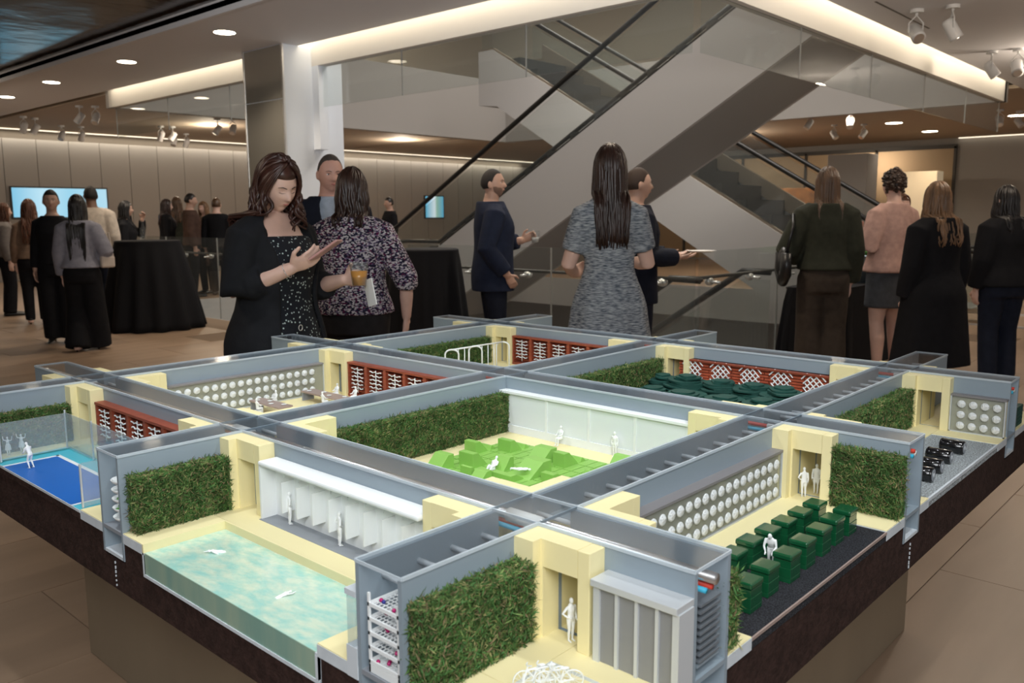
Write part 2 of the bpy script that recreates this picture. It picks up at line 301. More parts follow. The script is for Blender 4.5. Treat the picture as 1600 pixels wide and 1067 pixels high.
for (nm, b4, lb) in (('a', (2, UW, VW - .10, VW - .04, ZC - .018, ZC - .004), 'warm cove light washing the panelled back wall'), ('b', (UW - .10, UW - .04, -4, 5.4, ZC - .018, ZC - .004), 'warm cove light washing the far right wall')):
    MB().box(*b4).build('cove_light', M['cove_soft'], lab=(lb, 'cove light'))
# hanging glass smoke baffle under the fascia
def glass_run(name, label, horizontal, a0, a1, fixed, z0, z1, step, matn='room_glass', cat='glass panel', th=.012):
    t = thing(name, label, cat, (a0, fixed, z0) if horizontal else (fixed, a0, z0))
    n = max(1, round((a1 - a0) / step)); w_ = (a1 - a0) / n
    for k in range(n):
        p, q = a0 + k * w_ + .006, a0 + (k + 1) * w_ - .006
        mb = MB()
        if horizontal: mb.box(p, q, fixed - th / 2, fixed + th / 2, z0, z1)
        else: mb.box(fixed - th / 2, fixed + th / 2, p, q, z0, z1)
        mb.build('pane', M[matn], t)
        e = MB()
        if horizontal: e.box(q + .001, q + .011, fixed - th * .4, fixed + th * .4, z0, z1)
        else: e.box(fixed - th * .4, fixed + th * .4, q + .001, q + .011, z0, z1)
        e.build('joint', M['esc_under'], t)
    return t
glass_run('smoke_baffle', 'clear glass baffle hanging under the left fascia of the void', False, VV0 + .1, VV1, VU0 + .06, 2.56, 3.0, 1.6)
glass_run('smoke_baffle', 'clear glass baffle hanging under the right fascia of the void', True, VU0 + .1, VU1, VV0 + .06, 2.56, 3.0, 1.6)
# glass railing with handrail
def railing(label, horizontal, a0, a1, fixed, inner):
    t = glass_run('glass_railing', label, horizontal, a0, a1, fixed, 0.0, 1.08, 1.45, cat='railing', th=.016)
    hz = 0.86; off = fixed + inner * .10
    pts = [(a0, off, hz), (a1, off, hz)] if horizontal else [(off, a0, hz), (off, a1, hz)]
    MB().tube(pts, .014, 10).build('handrail', M['frame_dark'], t, smooth=True)
    n = round((a1 - a0) / 1.45); s_ = (a1 - a0) / n
    for k in range(n):
        for o_ in (.25, .75):
            p = a0 + (k + o_) * s_; mb = MB()
            if horizontal: mb.tube([(p, fixed, hz - .04), (p, off, hz - .04)], .012, 8).ell((p, off, hz - .035), (.05, .035, .035))
            else: mb.tube([(fixed, p, hz - .04), (off, p, hz - .04)], .012, 8).ell((off, p, hz - .035), (.035, .05, .035))
            mb.build('bracket', M['chrome'], t, smooth=True)
    return t
railing('frameless glass railing along the left side of the escalator void', False, VV0, VV1, VU0 + .02, 1)
railing('frameless glass railing along the right side of the escalator void', True, VU0 + .1, 10.35, VV0 + .02, 1)
railing('short far end of the glass railing right of the rising escalator', True, 12.15, VU1, VV0 + .02, 1)
# column with one mirrored face
cu0, cu1, cv0, cv1 = 4.36, 5.13, 7.33, 8.12
t = thing('column', 'white square column with a bronze mirrored side face', 'column', (cu0, cv0, 0))
MB().box(cu0, cu1, cv0, cv1, 0, ZC).build('shaft', M['column_white'], t, bevel=.01)
for k, (z0, z1) in enumerate(((0, 1.05), (1.06, 2.62), (2.63, ZC - .01))):
    MB().box(cu0 - .012, cu0, cv0 + .02, cv1, z0, z1).build('mirror_panel', M['mirror'], t)
MB().box(cu0 - .016, cu0 + .004, cv1 - .02, cv1 + .004, 0, ZC).build('corner_strip', M['chrome'], t)
MB().box(cu0 - .016, cu0 + .004, cv0 - .004, cv0 + .02, 0, ZC).build('corner_strip', M['chrome'], t)
struct(MB().box(VU0, VU0 + .12, cv0 - .12, cv0 + .9, 2.1, 3.0).build('trim_6', M['column_white'], lab=('short pale return below the fascia beside the column',)))

# ------------------------------------------------------------------ escalators (run along v)
def escalator(label, u0, u1, v_lo, z_lo, v_hi, z_hi, depth=1.0, steps=True, skirt_drop=0.0):
    t = thing('escalator', label, 'escalator', ((u0 + u1) / 2, v_lo, z_lo)); d = 1 if v_hi > v_lo else -1
    sl = (z_hi - z_lo) / abs(v_hi - v_lo)
    ex = 1.3
    top = [(v_lo - d * ex, z_lo), (v_lo, z_lo), (v_hi, z_hi), (v_hi + d * .35, z_hi)]
    bot = [(v_hi + d * .35, z_hi - depth * .9), (v_hi - d * .1, z_hi - depth * .95), (v_lo + d * (depth * .7) / sl, z_lo - .3), (v_lo - d * ex, z_lo - .32)]
    poly = top + bot
    for (a, b) in ((u0, u0 + .06), (u1 - .06, u1)): MB().prism(poly, 'x', a, b).build('side_panel', M['esc_side'], t)
    q = [(p[0], p[1]) for p in bot]; q2 = [(v, z + .05) for v, z in reversed(q)]
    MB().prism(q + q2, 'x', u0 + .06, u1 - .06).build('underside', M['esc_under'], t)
    up = [np.array((v_lo - d * (ex - .45), z_lo)), np.array((v_lo, z_lo)), np.array((v_hi, z_hi)), np.array((v_hi + d * .3, z_hi))]
    for u in (u0 + .05, u1 - .05):
        m = MB().prism([tuple(p + (0, .03)) for p in up] + [tuple(p + (0, .80)) for p in reversed(up)], 'x', u - .006, u + .006); m.build('glass_balustrade', M['room_glass'], t)
        h = [(u, p[0], p[1] + .88) for p in up]; e = up[0]
        end = [(u, e[0] - d * .28, e[1] + .86), (u, e[0] - d * .42, e[1] + .72), (u, e[0] - d * .44, e[1] + .52), (u, e[0] - d * .34, e[1] + .34), (u, e[0] - d * .1, e[1] + .26)]
        MB().tube(list(reversed(end)) + h, .035, 8).build('handrail', M['rubber'], t, smooth=True)
        MB().prism([(p[0], p[1] - .015) for p in up] + [(p[0], p[1] + .035) for p in reversed(up)], 'x', u - .035, u + .035).build('deck_strip', M['rubber'] if u < (u0 + u1) / 2 and skirt_drop == 0 else M['esc_metal'], t)
    if steps:
        run = .4; n = int(abs(v_hi - v_lo) / run)
        for k in range(n):
            v = v_lo + d * (k + .1) * run; z = z_lo + (k + .5) * run * sl - skirt_drop
            MB().box(u0 + .1, u1 - .1, min(v, v + d * run), max(v, v + d * run), z - .16, z + .08).build('step', M['step_dark'], t)
    if skirt_drop:
        for (a, b) in ((u1 - .12, u1 - .06),):
            MB().prism([(v_lo, z_lo), (v_hi, z_hi), (v_hi, z_hi + .28), (v_lo, z_lo + .28)], 'x', a, b).build('skirt', M['esc_metal'], t)
    return t
escalator('big pale escalator rising to the right with black handrail, nearest the middle', 8.0, 9.5, 10.4, 0.02, 2.75, 4.3, 1.02)
escalator('escalator behind the big one, rising to the left with dark steps showing', 10.5, 12.0, 2.62, 0.02, 10.05, 4.3, 1.05, skirt_drop=0.02)
escalator('escalator leading down below the floor behind the glass railing', 5.7, 7.2, 9.6, -4.3, 3.3, -0.1, 0.9, steps=False)
# ------------------------------------------------------------------ ceiling fittings
def place_words(k): return ('first', 'second', 'third', 'fourth', 'fifth', 'sixth', 'seventh', 'eighth', 'ninth', 'tenth', 'eleventh', 'twelfth')[k]
for k, (x, y) in enumerate(DOWN[:4]):
    t = thing('downlight', 'round recessed downlight left of the column, %s from the column' % place_words(k), 'ceiling light', (x, y, ZC), 'downlights in a row left of the column')
    r_ = [(.105 * math.cos(a), .105 * math.sin(a)) for a in np.linspace(0, 2 * PI, 24, endpoint=False)]
    MB().prism([(x + p, y + q) for p, q in r_], 'z', ZC - .008, ZC - .002).build('lens', M['lamp_glow'], t)
    R_ = [(p * 1.15, q * 1.15) for p, q in r_]
    MB().prism([(x + p, y + q) for p, q in R_], 'z', ZC - .006, ZC + .0).build('ring', M['lamp_ring'], t)
for k, (x, y) in enumerate(DOWN[4:8]):
    t = thing('downlight', 'round recessed downlight in the far tan ceiling at right, %s from the escalator' % place_words(k), 'ceiling light', (x, y, ZC), 'downlights in the far tan ceiling')
    r_ = [(.16 * math.cos(a), .16 * math.sin(a)) for a in np.linspace(0, 2 * PI, 20, endpoint=False)]
    MB().prism([(x + p, y + q) for p, q in r_], 'z', ZC - .008, ZC - .002).build('lens', M['lamp_glow'], t)
    MB().prism([(x + p * 1.15, y + q * 1.15) for p, q in r_], 'z', ZC - .006, ZC).build('ring', M['lamp_ring'], t)
SPOT = [((7.47, 1.84), 'white track spotlight at upper right, its lens facing the room', 222, 40), ((7.52, 1.55), 'white track spotlight at upper right tilted down to the right', 300, 60),
        ((10.19, 1.86), 'white track spotlight hanging right of the light fascia', 290, 55), ((10.23, 1.6), 'white track spotlight at the right edge of the photo', 200, 50)]
SPOT += [((x, y), 'small white track spotlight on the far left ceiling, %s from the left' % place_words(k), 100 + 60 * (k % 3), 55) for k, (x, y) in enumerate(((4.85, 16.6), (5.1, 16.75), (5.95, 17.8), (6.3, 17.7), (4.95, 14.3), (5.15, 14.15), (7.4, 16.5), (7.6, 16.4), (8.22, 17.6), (8.56, 17.7), (7.55, 14.5), (7.7, 14.2)))]
SPOT += [((x, y), 'small white track spotlight on the far right ceiling, %s from the left' % place_words(k), 150 + 50 * (k % 3), 50) for k, (x, y) in enumerate(((14.6, 5.9), (15.0, 5.3), (17.0, 6.4), (17.3, 5.9), (16.5, 3.2), (17.0, 3.0)))]
for (xy, lb, az, tilt) in SPOT:
    x, y = xy; az = math.radians(az); tl = math.radians(tilt); d = Vector((math.cos(az) * math.cos(tl), math.sin(az) * math.cos(tl), -math.sin(tl)))
    t = thing('track_spotlight', lb, 'spotlight', (x, y, ZC), 'track spotlights on the ceiling')
    MB().tube([(x, y, ZC), (x, y, ZC - .03)], .06, 16).build('canopy', M['fixture_white'], t, smooth=False)
    c0 = Vector((x, y, ZC - .20)); s_ = Vector((-d.y, d.x, 0)).normalized()
    MB().tube([c0 + s_ * .062, c0 + s_ * .066 + Vector((0, 0, .08)), (x, y, ZC - .05), c0 - s_ * .066 + Vector((0, 0, .08)), c0 - s_ * .062], .007, 6).tube([(x, y, ZC - .05), (x, y, ZC - .02)], .012, 6).build('yoke', M['fixture_white'], t)
    a = c0 - d * .09; b = c0 + d * .10
    MB().tube([a, a + d * .02, b - d * .01, b], [.04, .055, .06, .06], 18).build('barrel', M['fixture_white'], t, smooth=True)
    MB().tube([b + d * .001, b + d * .004], .046, 16).build('lens', M['chrome'], t)
MB().box(6.9, 8.4, 2.0, 2.02, ZC - .002, ZC).build('track_slot', M['frame_dark'], lab=('thin dark track line on the ceiling near the upper right spotlights', 'track'))
# screens
def screen(label, axis, a0, a1, fixed, z0, z1, pat):
    t = thing('wall_screen', label, 'screen', (a0, fixed - .05, z0))
    MB().box(a0 - .03, a1 + .03, fixed - .05, fixed, z0 - .03, z1 + .03).build('bezel', M['frame_dark'], t)
    MB().box(a0, a1, fixed - .056, fixed - .05, z0, z1).build('display', pat, t)
def screen_mat(name, cols):
    m = bpy.data.materials.new(name); m.use_nodes = True; nt = m.node_tree; b = nt.nodes['Principled BSDF']; b.inputs['Base Color'].default_value = (0, 0, 0, 1); b.inputs['Roughness'].default_value = .3
    tc = nt.nodes.new('ShaderNodeTexCoord'); sp = nt.nodes.new('ShaderNodeSeparateXYZ'); nt.links.new(tc.outputs['Generated'], sp.inputs[0]); r = nt.nodes.new('ShaderNodeValToRGB'); r.color_ramp.interpolation = 'LINEAR'
    while len(r.color_ramp.elements) < len(cols): r.color_ramp.elements.new(.5)
    for i, (p, c_) in enumerate(cols): r.color_ramp.elements[i].position = p; r.color_ramp.elements[i].color = (*c_, 1)
    nt.links.new(sp.outputs[0], r.inputs[0]); nt.links.new(r.outputs[0], b.inputs['Emission Color']); b.inputs['Emission Strength'].default_value = 0.9; MATS[name] = m; return m
sm = screen_mat('screen_a', [(0, (.25, .62, .85)), (.3, (.55, .85, 1.0)), (.6, (.35, .72, .92)), (1, (.5, .8, .95))])
screen('wide bright blue screen on the back wall at far left', 'u', 5.35, 7.3, VW - .03, 1.36, 1.98, sm)
sm2 = screen_mat('screen_b', [(0, (.10, .45, .65)), (.5, (.75, .85, .9)), (.62, (.3, .5, .4)), (1, (.1, .4, .6))])
screen('small bright screen on the back wall behind the man in navy', 'u', 17.0, 17.75, VW - .03, 1.30, 1.95, sm2)
# right-hand far glazed opening, cabinet and display
t = thing('shopfront', 'bronze tinted glazed shopfront on the far right wall with dark frame', 'shopfront', (UW, 6, 0))
for k in range(5):
    a = 5.46 + k * 1.9
    MB().box(UW - .05, UW - .03, a + .03, a + 1.87, 0.05, 2.95).build('pane', M['bronze_mirror'], t)
    MB().box(UW - .09, UW - .02, a - .03, a + .03, 0, 3.0).build('mullion', M['frame_dark'], t)
MB().box(UW - .09, UW - .02, 5.43, 14.96, 2.95, 3.05).build('transom', M['frame_dark'], t)
MB().box(18.0, 19.2, 6.8, 8.6, 0, 1.95).build('cabinet', M['wood_orange'], lab=('orange wood cabinet block behind the right escalator', 'cabinet'), bevel=.01)
MB().box(20.7, 21.2, 5.4, 6.5, 0, 2.35).build('display_wall', M['cream'], lab=('glowing cream display panel behind the woman in the pink blazer', 'display panel'), bevel=.02)
MB().box(16.5, 17.1, 5.5, 6.3, 0, 2.55).build('partition', M['esc_under'], lab=('grey free-standing partition behind the woman in the olive jacket', 'partition'), bevel=.01)
# black ring sculpture
t = thing('ring_sculpture', 'black ring on a dark stand at the right edge behind the guests', 'sculpture', (9.6, 0.75, 0))
_p = [(9.6 + .19 * math.cos(a) * .67, 0.75 - .19 * math.cos(a) * .74, 1.28 + .19 * math.sin(a)) for a in np.linspace(0, 2 * PI, 25)]
MB().tube(_p, .038, 8).build('ring', M['rubber'], t, smooth=True)
MB().box(9.3, 9.9, .45, 1.05, 0, 1.04).box(9.55, 9.65, .7, .8, 1.04, 1.1).build('stand', M['cloth_black'], t)
# ------------------------------------------------------------------ the architectural model (grid units, wall tops at z = 0, floor of the hall at z = -1)
A, B = -0.376, 2.40
WO, WI = 0.057, 0.048
ZF, ZB, ZT = -0.18, -0.25, -0.335
D0, D1, DL = 0.105, 0.180, -0.050          # doorway span and lintel
H1, H2 = 0.100, 0.205                      # portal thickness line and long arm end
def mb(): return MB()
# plinth
p_ = mb().box(-.07, 2.05, -.07, 2.05, -1.0, ZT).unitL()
p_.build('display_plinth', M['plinth_tan'], lab=('tan box plinth carrying the architectural model', 'plinth'), bevel=.004)
# tray
cells = {'pool': (A, -WO, WO, 1 - WO), 'tennis': (A, -WO, 1 + WO, 2 - WO), 'bike': (A, -WO, A, -WO), 'beehive': (WO, 1 - WO, A, -WO), 'barrel': (1 + WO, 2 - WO, A, -WO), 'right': (2 + WO, B, A, -WO),
         'lime': (WO, 1 - WO, WO, 1 - WO), 'dining': (WO, 1 - WO, 1 + WO, 2 - WO), 'mound': (1 + WO, 2 - WO, WO, 1 - WO), 'railing': (1 + WO, 2 - WO, 1 + WO, 2 - WO),
         'left': (A, -WO, 2 + WO, B), 'backleft': (WO, 1 - WO, 2 + WO, B), 'backmid': (1 + WO, 2 - WO, 2 + WO, B), 'back': (2 + WO, B, 2 + WO, B), 'rightmid': (2 + WO, B, WO, 1 - WO), 'rightback': (2 + WO, B, 1 + WO, 2 - WO)}
t = thing('model_tray', 'dark brown tray base under the whole architectural model', 'tray', L(1, 1, ZT))
mb().box(A + .002, B - .002, A + .002, B - .002, ZT, ZB - .008).unitL().build('base', M['tray_brown'], t)
for k, (a, b, c, d) in cells.items():
    e = .002
    a2, b2, c2, d2 = (a + e if a == A else a), (b - e if b == B else b), (c + e if c == A else c), (d - e if d == B else d)
    m = mb()
    if k == 'pool':
        m.box(a2, b2, c2, .165, ZB - .008, -.205).box(-.17, b2, .165, d2, ZB - .008, -.205).box(a2, -.17, .848, d2, ZB - .008, -.205)
    else: m.box(a2, b2, c2, d2, ZB - .008, -.205)
    m.unitL().build('infill', M['tray_brown'], t)
# seam in the tray, thin pale drips
for (a, b, vertical) in ((A - .0005, 1.0, 0), (1.0, A - .0005, 1)):
    m = mb()
    for q in range(6):
        z = ZB - .014 - q * .0115; dz = random.uniform(.004, .009); o_ = random.uniform(-.001, .001) + (a if vertical else b)
        if vertical: m.box(o_ - .0012, o_ + .0012, A - .0005, A + .004, z - dz, z)
        else: m.box(A - .0005, A + .004, o_ - .0012, o_ + .0012, z - dz, z)
    m.unitL().build('seam', M['deck_edge'], t)
# decks
def deck(name, label, rects, matn='yellow', edge=True, z1=ZF, th=.025):
    t = thing(name, label, 'model floor', L((rects[0][0] + rects[0][1]) / 2, (rects[0][2] + rects[0][3]) / 2, z1 - th))
    for (a, b, c, d) in rects:
        mb().box(a, b, c, d, z1 - th, z1 - .002).unitL().build('slab', M['deck_edge'], t)
        mb().box(a + .0008, b - .0008, c + .0008, d - .0008, z1 - .002, z1).unitL().build('surface', M[matn], t)
    return t
deck('deck', 'pale yellow floor around the pool of the model', [(-.17, -WO, .173, 1 - WO), (A, -.17, .845, 1 - WO), (A, -WO, WO, .173)])
deck('deck', 'pale yellow floor of the nearest corner court with the bicycles', [(A, -.255, A, -WO), (-.255, -WO, -.165, -WO), (-.15, -WO, A, -.165)])
mb().box(-.255, -.15, A, -.165, -.205, -.188).unitL().build('recess_floor', M['yellow'], lab=('sunken pale yellow bed under the model bicycles', 'model floor'))
deck('deck', 'pale yellow floor along the lens wall beside the green beehives', [(WO, 1 - WO, -.178, -WO), (WO, .145, A, -.178), (.818, 1 - WO, A, -.178)])
mb().box(.145, .818, A + .001, -.178, -.205, ZF - .004).unitL().build('gravel_bed', M['gravel_dark'], lab=('dark grey gravel bed under the green beehives', 'gravel', ), kind='thing')
mb().box(.145, .818, A - .0004, A + .003, ZF - .009, ZF - .003).unitL().build('bed_edging', M['tabletop'], lab=('thin brown edging strip in front of the dark gravel bed', 'edging'))
deck('deck', 'pale yellow floor around the light gravel of the barrel court', [(1 + WO, 2 - WO, -.178, -WO), (1 + WO, 1.13, A, -.178), (1.83, 2 - WO, A, -.178)])
mb().box(1.13, 1.83, A + .001, -.178, -.205, ZF - .003).unitL().build('gravel_bed', M['gravel_light'], lab=('pale blue-grey gravel bed under the black barrels', 'gravel'))
mb().box(1.13, 1.83, A - .0004, A + .005, ZF - .010, ZF - .001).unitL().build('bed_edging', M['deck_edge'], lab=('thin pale edging strip in front of the light gravel bed', 'edging'))
deck('deck', 'pale yellow floor of the central court around the lime blocks', [(WO, 1 - WO, WO, .16), (WO, 1 - WO, .825, 1 - WO), (WO, .16, .16, .825), (.825, 1 - WO, .16, .825)])
deck('deck', 'pale yellow floor of the dining court with the lens wall', [cells['dining']])
deck('deck', 'pale yellow floor under the dark green mounds', [cells['mound']])
deck('deck', 'pale yellow floor of the far court with the white hooped rail', [cells['railing']])
deck('deck', 'pale yellow floor around the blue tennis court', [(-.158, -WO, 1 + WO, 2 - WO), (A, -.158, 1.845, 2 - WO), (A, -.158, 1 + WO, 1.19)])
for k, lb in (('left', 'pale yellow outer floor at the far left corner of the model'), ('backleft', 'pale yellow outer floor behind the dining court'), ('backmid', 'pale yellow outer floor behind the hooped rail court'),
              ('back', 'pale yellow outer floor at the farthest corner of the model'), ('right', 'pale yellow outer floor at the far right corner of the model'), ('rightmid', 'pale yellow outer floor behind the dark mound court'), ('rightback', 'pale yellow outer floor right of the hooped rail court')):
    deck('deck', lb, [cells[k]])
# ---- service troughs
def wall_boxes(m, along, fixed0, fixed1, a0, a1, doors):
    cur = a0
    def bx(p, q, z0, z1):
        if q - p < 1e-4: return
        if along == 'v': m.box(fixed0, fixed1, p, q, z0, z1)
        else: m.box(p, q, fixed0, fixed1, z0, z1)
    for (d0, d1) in sorted(doors):
        bx(cur, d0, ZB, 0); bx(d0, d1, DL, 0); bx(d0, d1, ZB, ZF - .004); cur = d1
    bx(cur, a1, ZB, 0)
def trough(name, label, along, k, struts, pipes):
    loc = L(k, A, ZB) if along == 'v' else L(A, k, ZB)
    t = thing(name, label, 'trough', loc)
    def cb(c0, c1, a0, a1, z0, z1, nm, mt):          # c across, a along
        m = mb()
        if along == 'v': m.box(k + c0, k + c1, a0, a1, z0, z1)
        else: m.box(a0, a1, k + c0, k + c1, z0, z1)
        return m.unitL().build(nm, M[mt], t)
    e = WI if along == 'v' else WO
    spans = [(A, -e), (e, 1 - e), (1 + e, 2 - e), (2 + e, B)]
    for s_ in (-1, 1):
        for (a0, a1) in spans:
            m = mb(); drs = []
            for j in range(3):
                for sg in (-1, 1):
                    if (k, j) == (1, 1) or (along == 'u' and (j, k) == (1, 1)): continue
                    if along == 'u' and not (j == 0 and sg == 1): continue
                    d0, d1 = sorted((j + sg * D0, j + sg * D1))
                    if d0 >= a0 and d1 <= a1: drs.append((d0, d1))
            f0, f1 = (k + WI, k + WO) if s_ > 0 else (k - WO, k - WI)
            wall_boxes(m, along, f0, f1, a0, a1, drs)
            m.unitL().build('side_wall', M['grey'], t)
    for (a0, a1) in [(A, -WI), (WI, 1 - WI), (1 + WI, 2 - WI), (2 + WI, B)] if along == 'u' else [(A, B)]:
        cb(-WI, WI, a0, a1, ZF - .010, ZF - .001, 'shelf', 'grey_dark' if along == 'u' else 'grey')
        cb(-WI, WI, a0, a1, ZB, ZB + .008, 'bottom', 'grey_light')
    # passages through the trough at the doorways
    for j in range(3):
        for sg in (-1, 1):
            if (along == 'v' and (k, j) == (1, 1)) or (along == 'u' and not (j == 0 and sg == 1)): continue
            d0, d1 = sorted((j + sg * D0, j + sg * D1))
            if d0 < A or d1 > B: continue
            cb(-WI, WI, d0 - .004, d0, ZF, DL, 'passage_wall', 'yellow'); cb(-WI, WI, d1, d1 + .004, ZF, DL, 'passage_wall', 'yellow')
            cb(-WI, WI, d0 - .004, d1 + .004, DL, DL + .004, 'passage_roof', 'grey'); cb(-WI, WI, d0, d1, ZF - .001, ZF, 'passage_floor', 'yellow')
    # clear lids with bright edges
    for (a0, a1) in ([(A, -WO), (-WO, WO), (WO, 1 - WO), (1 - WO, 1 + WO), (1 + WO, 2 - WO), (2 - WO, 2 + WO), (2 + WO, B)] if along == 'v' else [(A, -WO), (WO, 1 - WO), (1 + WO, 2 - WO), (2 + WO, B)]):
        cb(-WO + .001, WO - .001, a0 + .0015, a1 - .0015, .0005, .0055, 'lid', 'acrylic')
        cross = along == 'v' and abs((a0 + a1) / 2 - round((a0 + a1) / 2)) < .01
        for s_ in (-1, 1):
            if not cross: cb(*sorted((s_ * (WO + .002), s_ * (WO - .002))), a0 + .001, a1 - .001, .0002, .0062, 'lid_edge', 'acrylic_edge')
        for a in (a0, a1): cb(-WO, WO, a - .0011, a + .0011, .0003, .0060, 'lid_edge', 'acrylic_edge')
    if struts:
        n = int((B - A) / .078); rod = mesh_of(mb().tube([(0, -WI * S, 0), (0, WI * S, 0)], .0046, 8) if along == 'u' else mb().tube([(-WI * S, 0, 0), (WI * S, 0, 0)], .0046, 8), 'strut', M['grey_light'], True)
        for q in range(n):
            a = A + .05 + q * .078
            if min(abs(a - j) for j in range(3)) < .062: continue
            inst(rod, 'strut', t, L(a, k, -.035) if along == 'u' else L(k, a, -.035))
    if pipes:
        for (nm, mt, c, z, r, a0, a1) in pipes:
            mb().tube([(k + c, a0, z), (k + c, a1, z)], r, 14).unitL().build(nm, M[mt], t, smooth=True)
        for j in range(3):
            for (nm, mt, c, z, r, _, _) in pipes:
                mb().tube([(k + c, j - .028, z), (k + c, j + .052 - (0 if nm == 'pipe' else .05), z)], r * 1.45, 14).unitL().build('pipe_sleeve', M['white'], t, smooth=True)
    return t
PV = [('pipe', 'chrome', -.014, -.017, .0095, A - .014, B), ('red_pipe', 'pipe_red', -.010, -.034, .0048, A - .005, B), ('blue_pipe', 'pipe_blue', -.026, -.036, .0048, A - .003, B)]
PV1 = [('pipe', 'white', -.012, -.030, .0065, A - .002, B), ('red_pipe', 'pipe_red', -.024, -.022, .0050, A - .003, B), ('blue_pipe', 'pipe_blue', -.030, -.034, .0050, A - .002, B)]
trough('service_trough', 'grey trough with acrylic lid and chrome pipe running past the bicycle and pool courts', 'v', 0, False, PV)
trough('service_trough', 'grey trough with acrylic lid between the lime court and dark mound court', 'v', 1, False, PV1)
trough('service_trough', 'grey trough with acrylic lid behind the lattice wall and barrel court', 'v', 2, False, PV1)
trough('service_trough', 'grey trough with cross struts, open end holding the berry trays', 'u', 0, True, None)
trough('service_trough', 'grey trough between the pool and tennis courts, open end holding bowls', 'u', 1, True, None)
trough('service_trough', 'farthest left grey trough behind the tennis hedge and dining lens wall', 'u', 2, True, None)
# ---- portals
def portal(label, i, j, su, sv, longu):
    t = thing('doorway_block', label, 'doorway block', L(i + su * .08, j + sv * .08, ZF), 'yellow doorway blocks of the model')
    def bx(a0, a1, c0, c1, z0, z1, m):
        u0, u1 = sorted((i + su * a0, i + su * a1)); v0, v1 = sorted((j + sv * c0, j + sv * c1)); m.box(u0, u1, v0, v1, z0, z1)
    zt = -.0005; m = mb()
    bx(WO, H1, WO, D0, ZF, zt, m); m.unitL().build('corner_pier', M['yellow'], t)
    m = mb(); bx(WO, H1, D1, H2, ZF, zt, m); m.unitL().build('pier', M['yellow'], t, bevel=.0012)
    m = mb(); bx(WO, H1, D0, D1, DL, zt, m); m.unitL().build('lintel', M['yellow'], t)
    if longu:
        m = mb(); bx(D1, H2, WO, H1, ZF, zt, m); m.unitL().build('pier', M['yellow'], t, bevel=.0012)
        m = mb(); bx(H1, D1, WO, H1, DL, zt, m); m.unitL().build('lintel', M['yellow'], t)
    else:
        m = mb(); bx(H1, .121, WO, H1, ZF, zt, m); m.unitL().build('pier', M['yellow'], t)
NM = {(-1, -1): 'nearest corner court', 0: ''}
court = {(-1, -1): 'bicycle', (-1, 0): 'pool', (-1, 1): 'tennis', (-1, 2): 'far left outer', (0, -1): 'beehive', (0, 0): 'lime block', (0, 1): 'dining', (0, 2): 'outer left', (1, -1): 'barrel', (1, 0): 'dark mound', (1, 1): 'hooped rail', (1, 2): 'outer back', (2, -1): 'far right outer', (2, 0): 'outer right', (2, 1): 'outer far right', (2, 2): 'farthest outer'}
cname = {(1, 1): 'nearest', (-1, -1): 'farthest', (1, -1): 'left-hand', (-1, 1): 'right-hand'}
for i in range(3):
    for j in range(3):
        if (i, j) == (1, 1): continue
        for su in (-1, 1):
            for sv in (-1, 1):
                ct = court[(i - (1 if su < 0 else 0), j - (1 if sv < 0 else 0))]
                portal('pale yellow L-shaped doorway block in the %s corner of the %s court' % (cname[(su, sv)], ct), i, j, su, sv, i == 0 and su == 1)
# ---- moss hedges
def hedge(label, u0, u1, v0, v1, z1=-.048, dens=1.0, z0=ZF):
    t = thing('moss_hedge', label, 'hedge', L((u0 + u1) / 2, (v0 + v1) / 2, z0), 'moss hedges of the model')
    lo = np.array(L(u0, v0, z0)); hi = np.array(L(u1, v1, z1)); e = .004
    n = [max(2, int((hi[k] - lo[k]) / .012)) for k in range(3)]; core = MB()
    core.box(lo[0] + e, hi[0] - e, lo[1] + e, hi[1] - e, lo[2], hi[2] - e); core.build('core', M['moss_core'], t)
    sz = hi - lo; faces = [(0, 0), (0, 1), (1, 0), (1, 1), (2, 1)]; V = []; Fc = []
    for (ax, sd) in faces:
        o1, o2 = [q for q in range(3) if q != ax]; area = sz[o1] * sz[o2]; cnt = int(area * 310000 * dens)
        c = np.zeros((cnt, 3)); c[:, o1] = lo[o1] + rng.random(cnt) * sz[o1]; c[:, o2] = lo[o2] + rng.random(cnt) * sz[o2]
        nrm = np.zeros(3); nrm[ax] = 1 if sd else -1
        c[:, ax] = (hi if sd else lo)[ax] + nrm[ax] * (rng.random(cnt) * .006 - .0045)
        d = rng.normal(size=(cnt, 3)); d[:, ax] = d[:, ax] * .22 + nrm[ax] * .10; d[:, 2] += .08; d /= np.linalg.norm(d, axis=1)[:, None]
        ln = (.005 + .014 * rng.random(cnt) ** 2)[:, None]; wv = np.cross(d, rng.normal(size=(cnt, 3))); wv /= np.linalg.norm(wv, axis=1)[:, None]; wv *= (.00025 + .00055 * rng.random(cnt))[:, None]
        b = len(V) // 1
        P = np.stack([c - wv, c + d * ln * .55 - wv * 1.5 + nrm * .001, c + d * ln, c + d * ln * .5 + wv * 1.5], 1).reshape(-1, 3)
        V.append(P)
    Vt = np.concatenate(V); F_ = np.arange(len(Vt)).reshape(-1, 4)
    m = MB(); m.V = Vt.tolist(); m.F = F_.tolist(); o = m.build('foliage', M['moss'], t); o['kind'] = 'stuff'
    return t
hedge('green moss hedge beside the pool court, left of its doorway', A + .018, -.122, .90, 1 - WO, -.046)
hedge('green moss hedge nearest the camera, behind the bicycles', A + .012, -.122, -.103, -WO, -.040)
hedge('long green moss hedge in the central lime block court', .21, .935, .905, 1 - WO, -.050)
hedge('short wide green moss hedge between the beehive court and barrel court', .90, 1 - WO, A + .004, -.21, -.030)
hedge('narrow ragged moss strip hedge at the front end of the beehive court', WO, .098, A + .005, -.215, -.045)
hedge('green moss hedge in the barrel court, left of its doorway', 1.21, 1.875, -.098, -WO, -.048, .6)
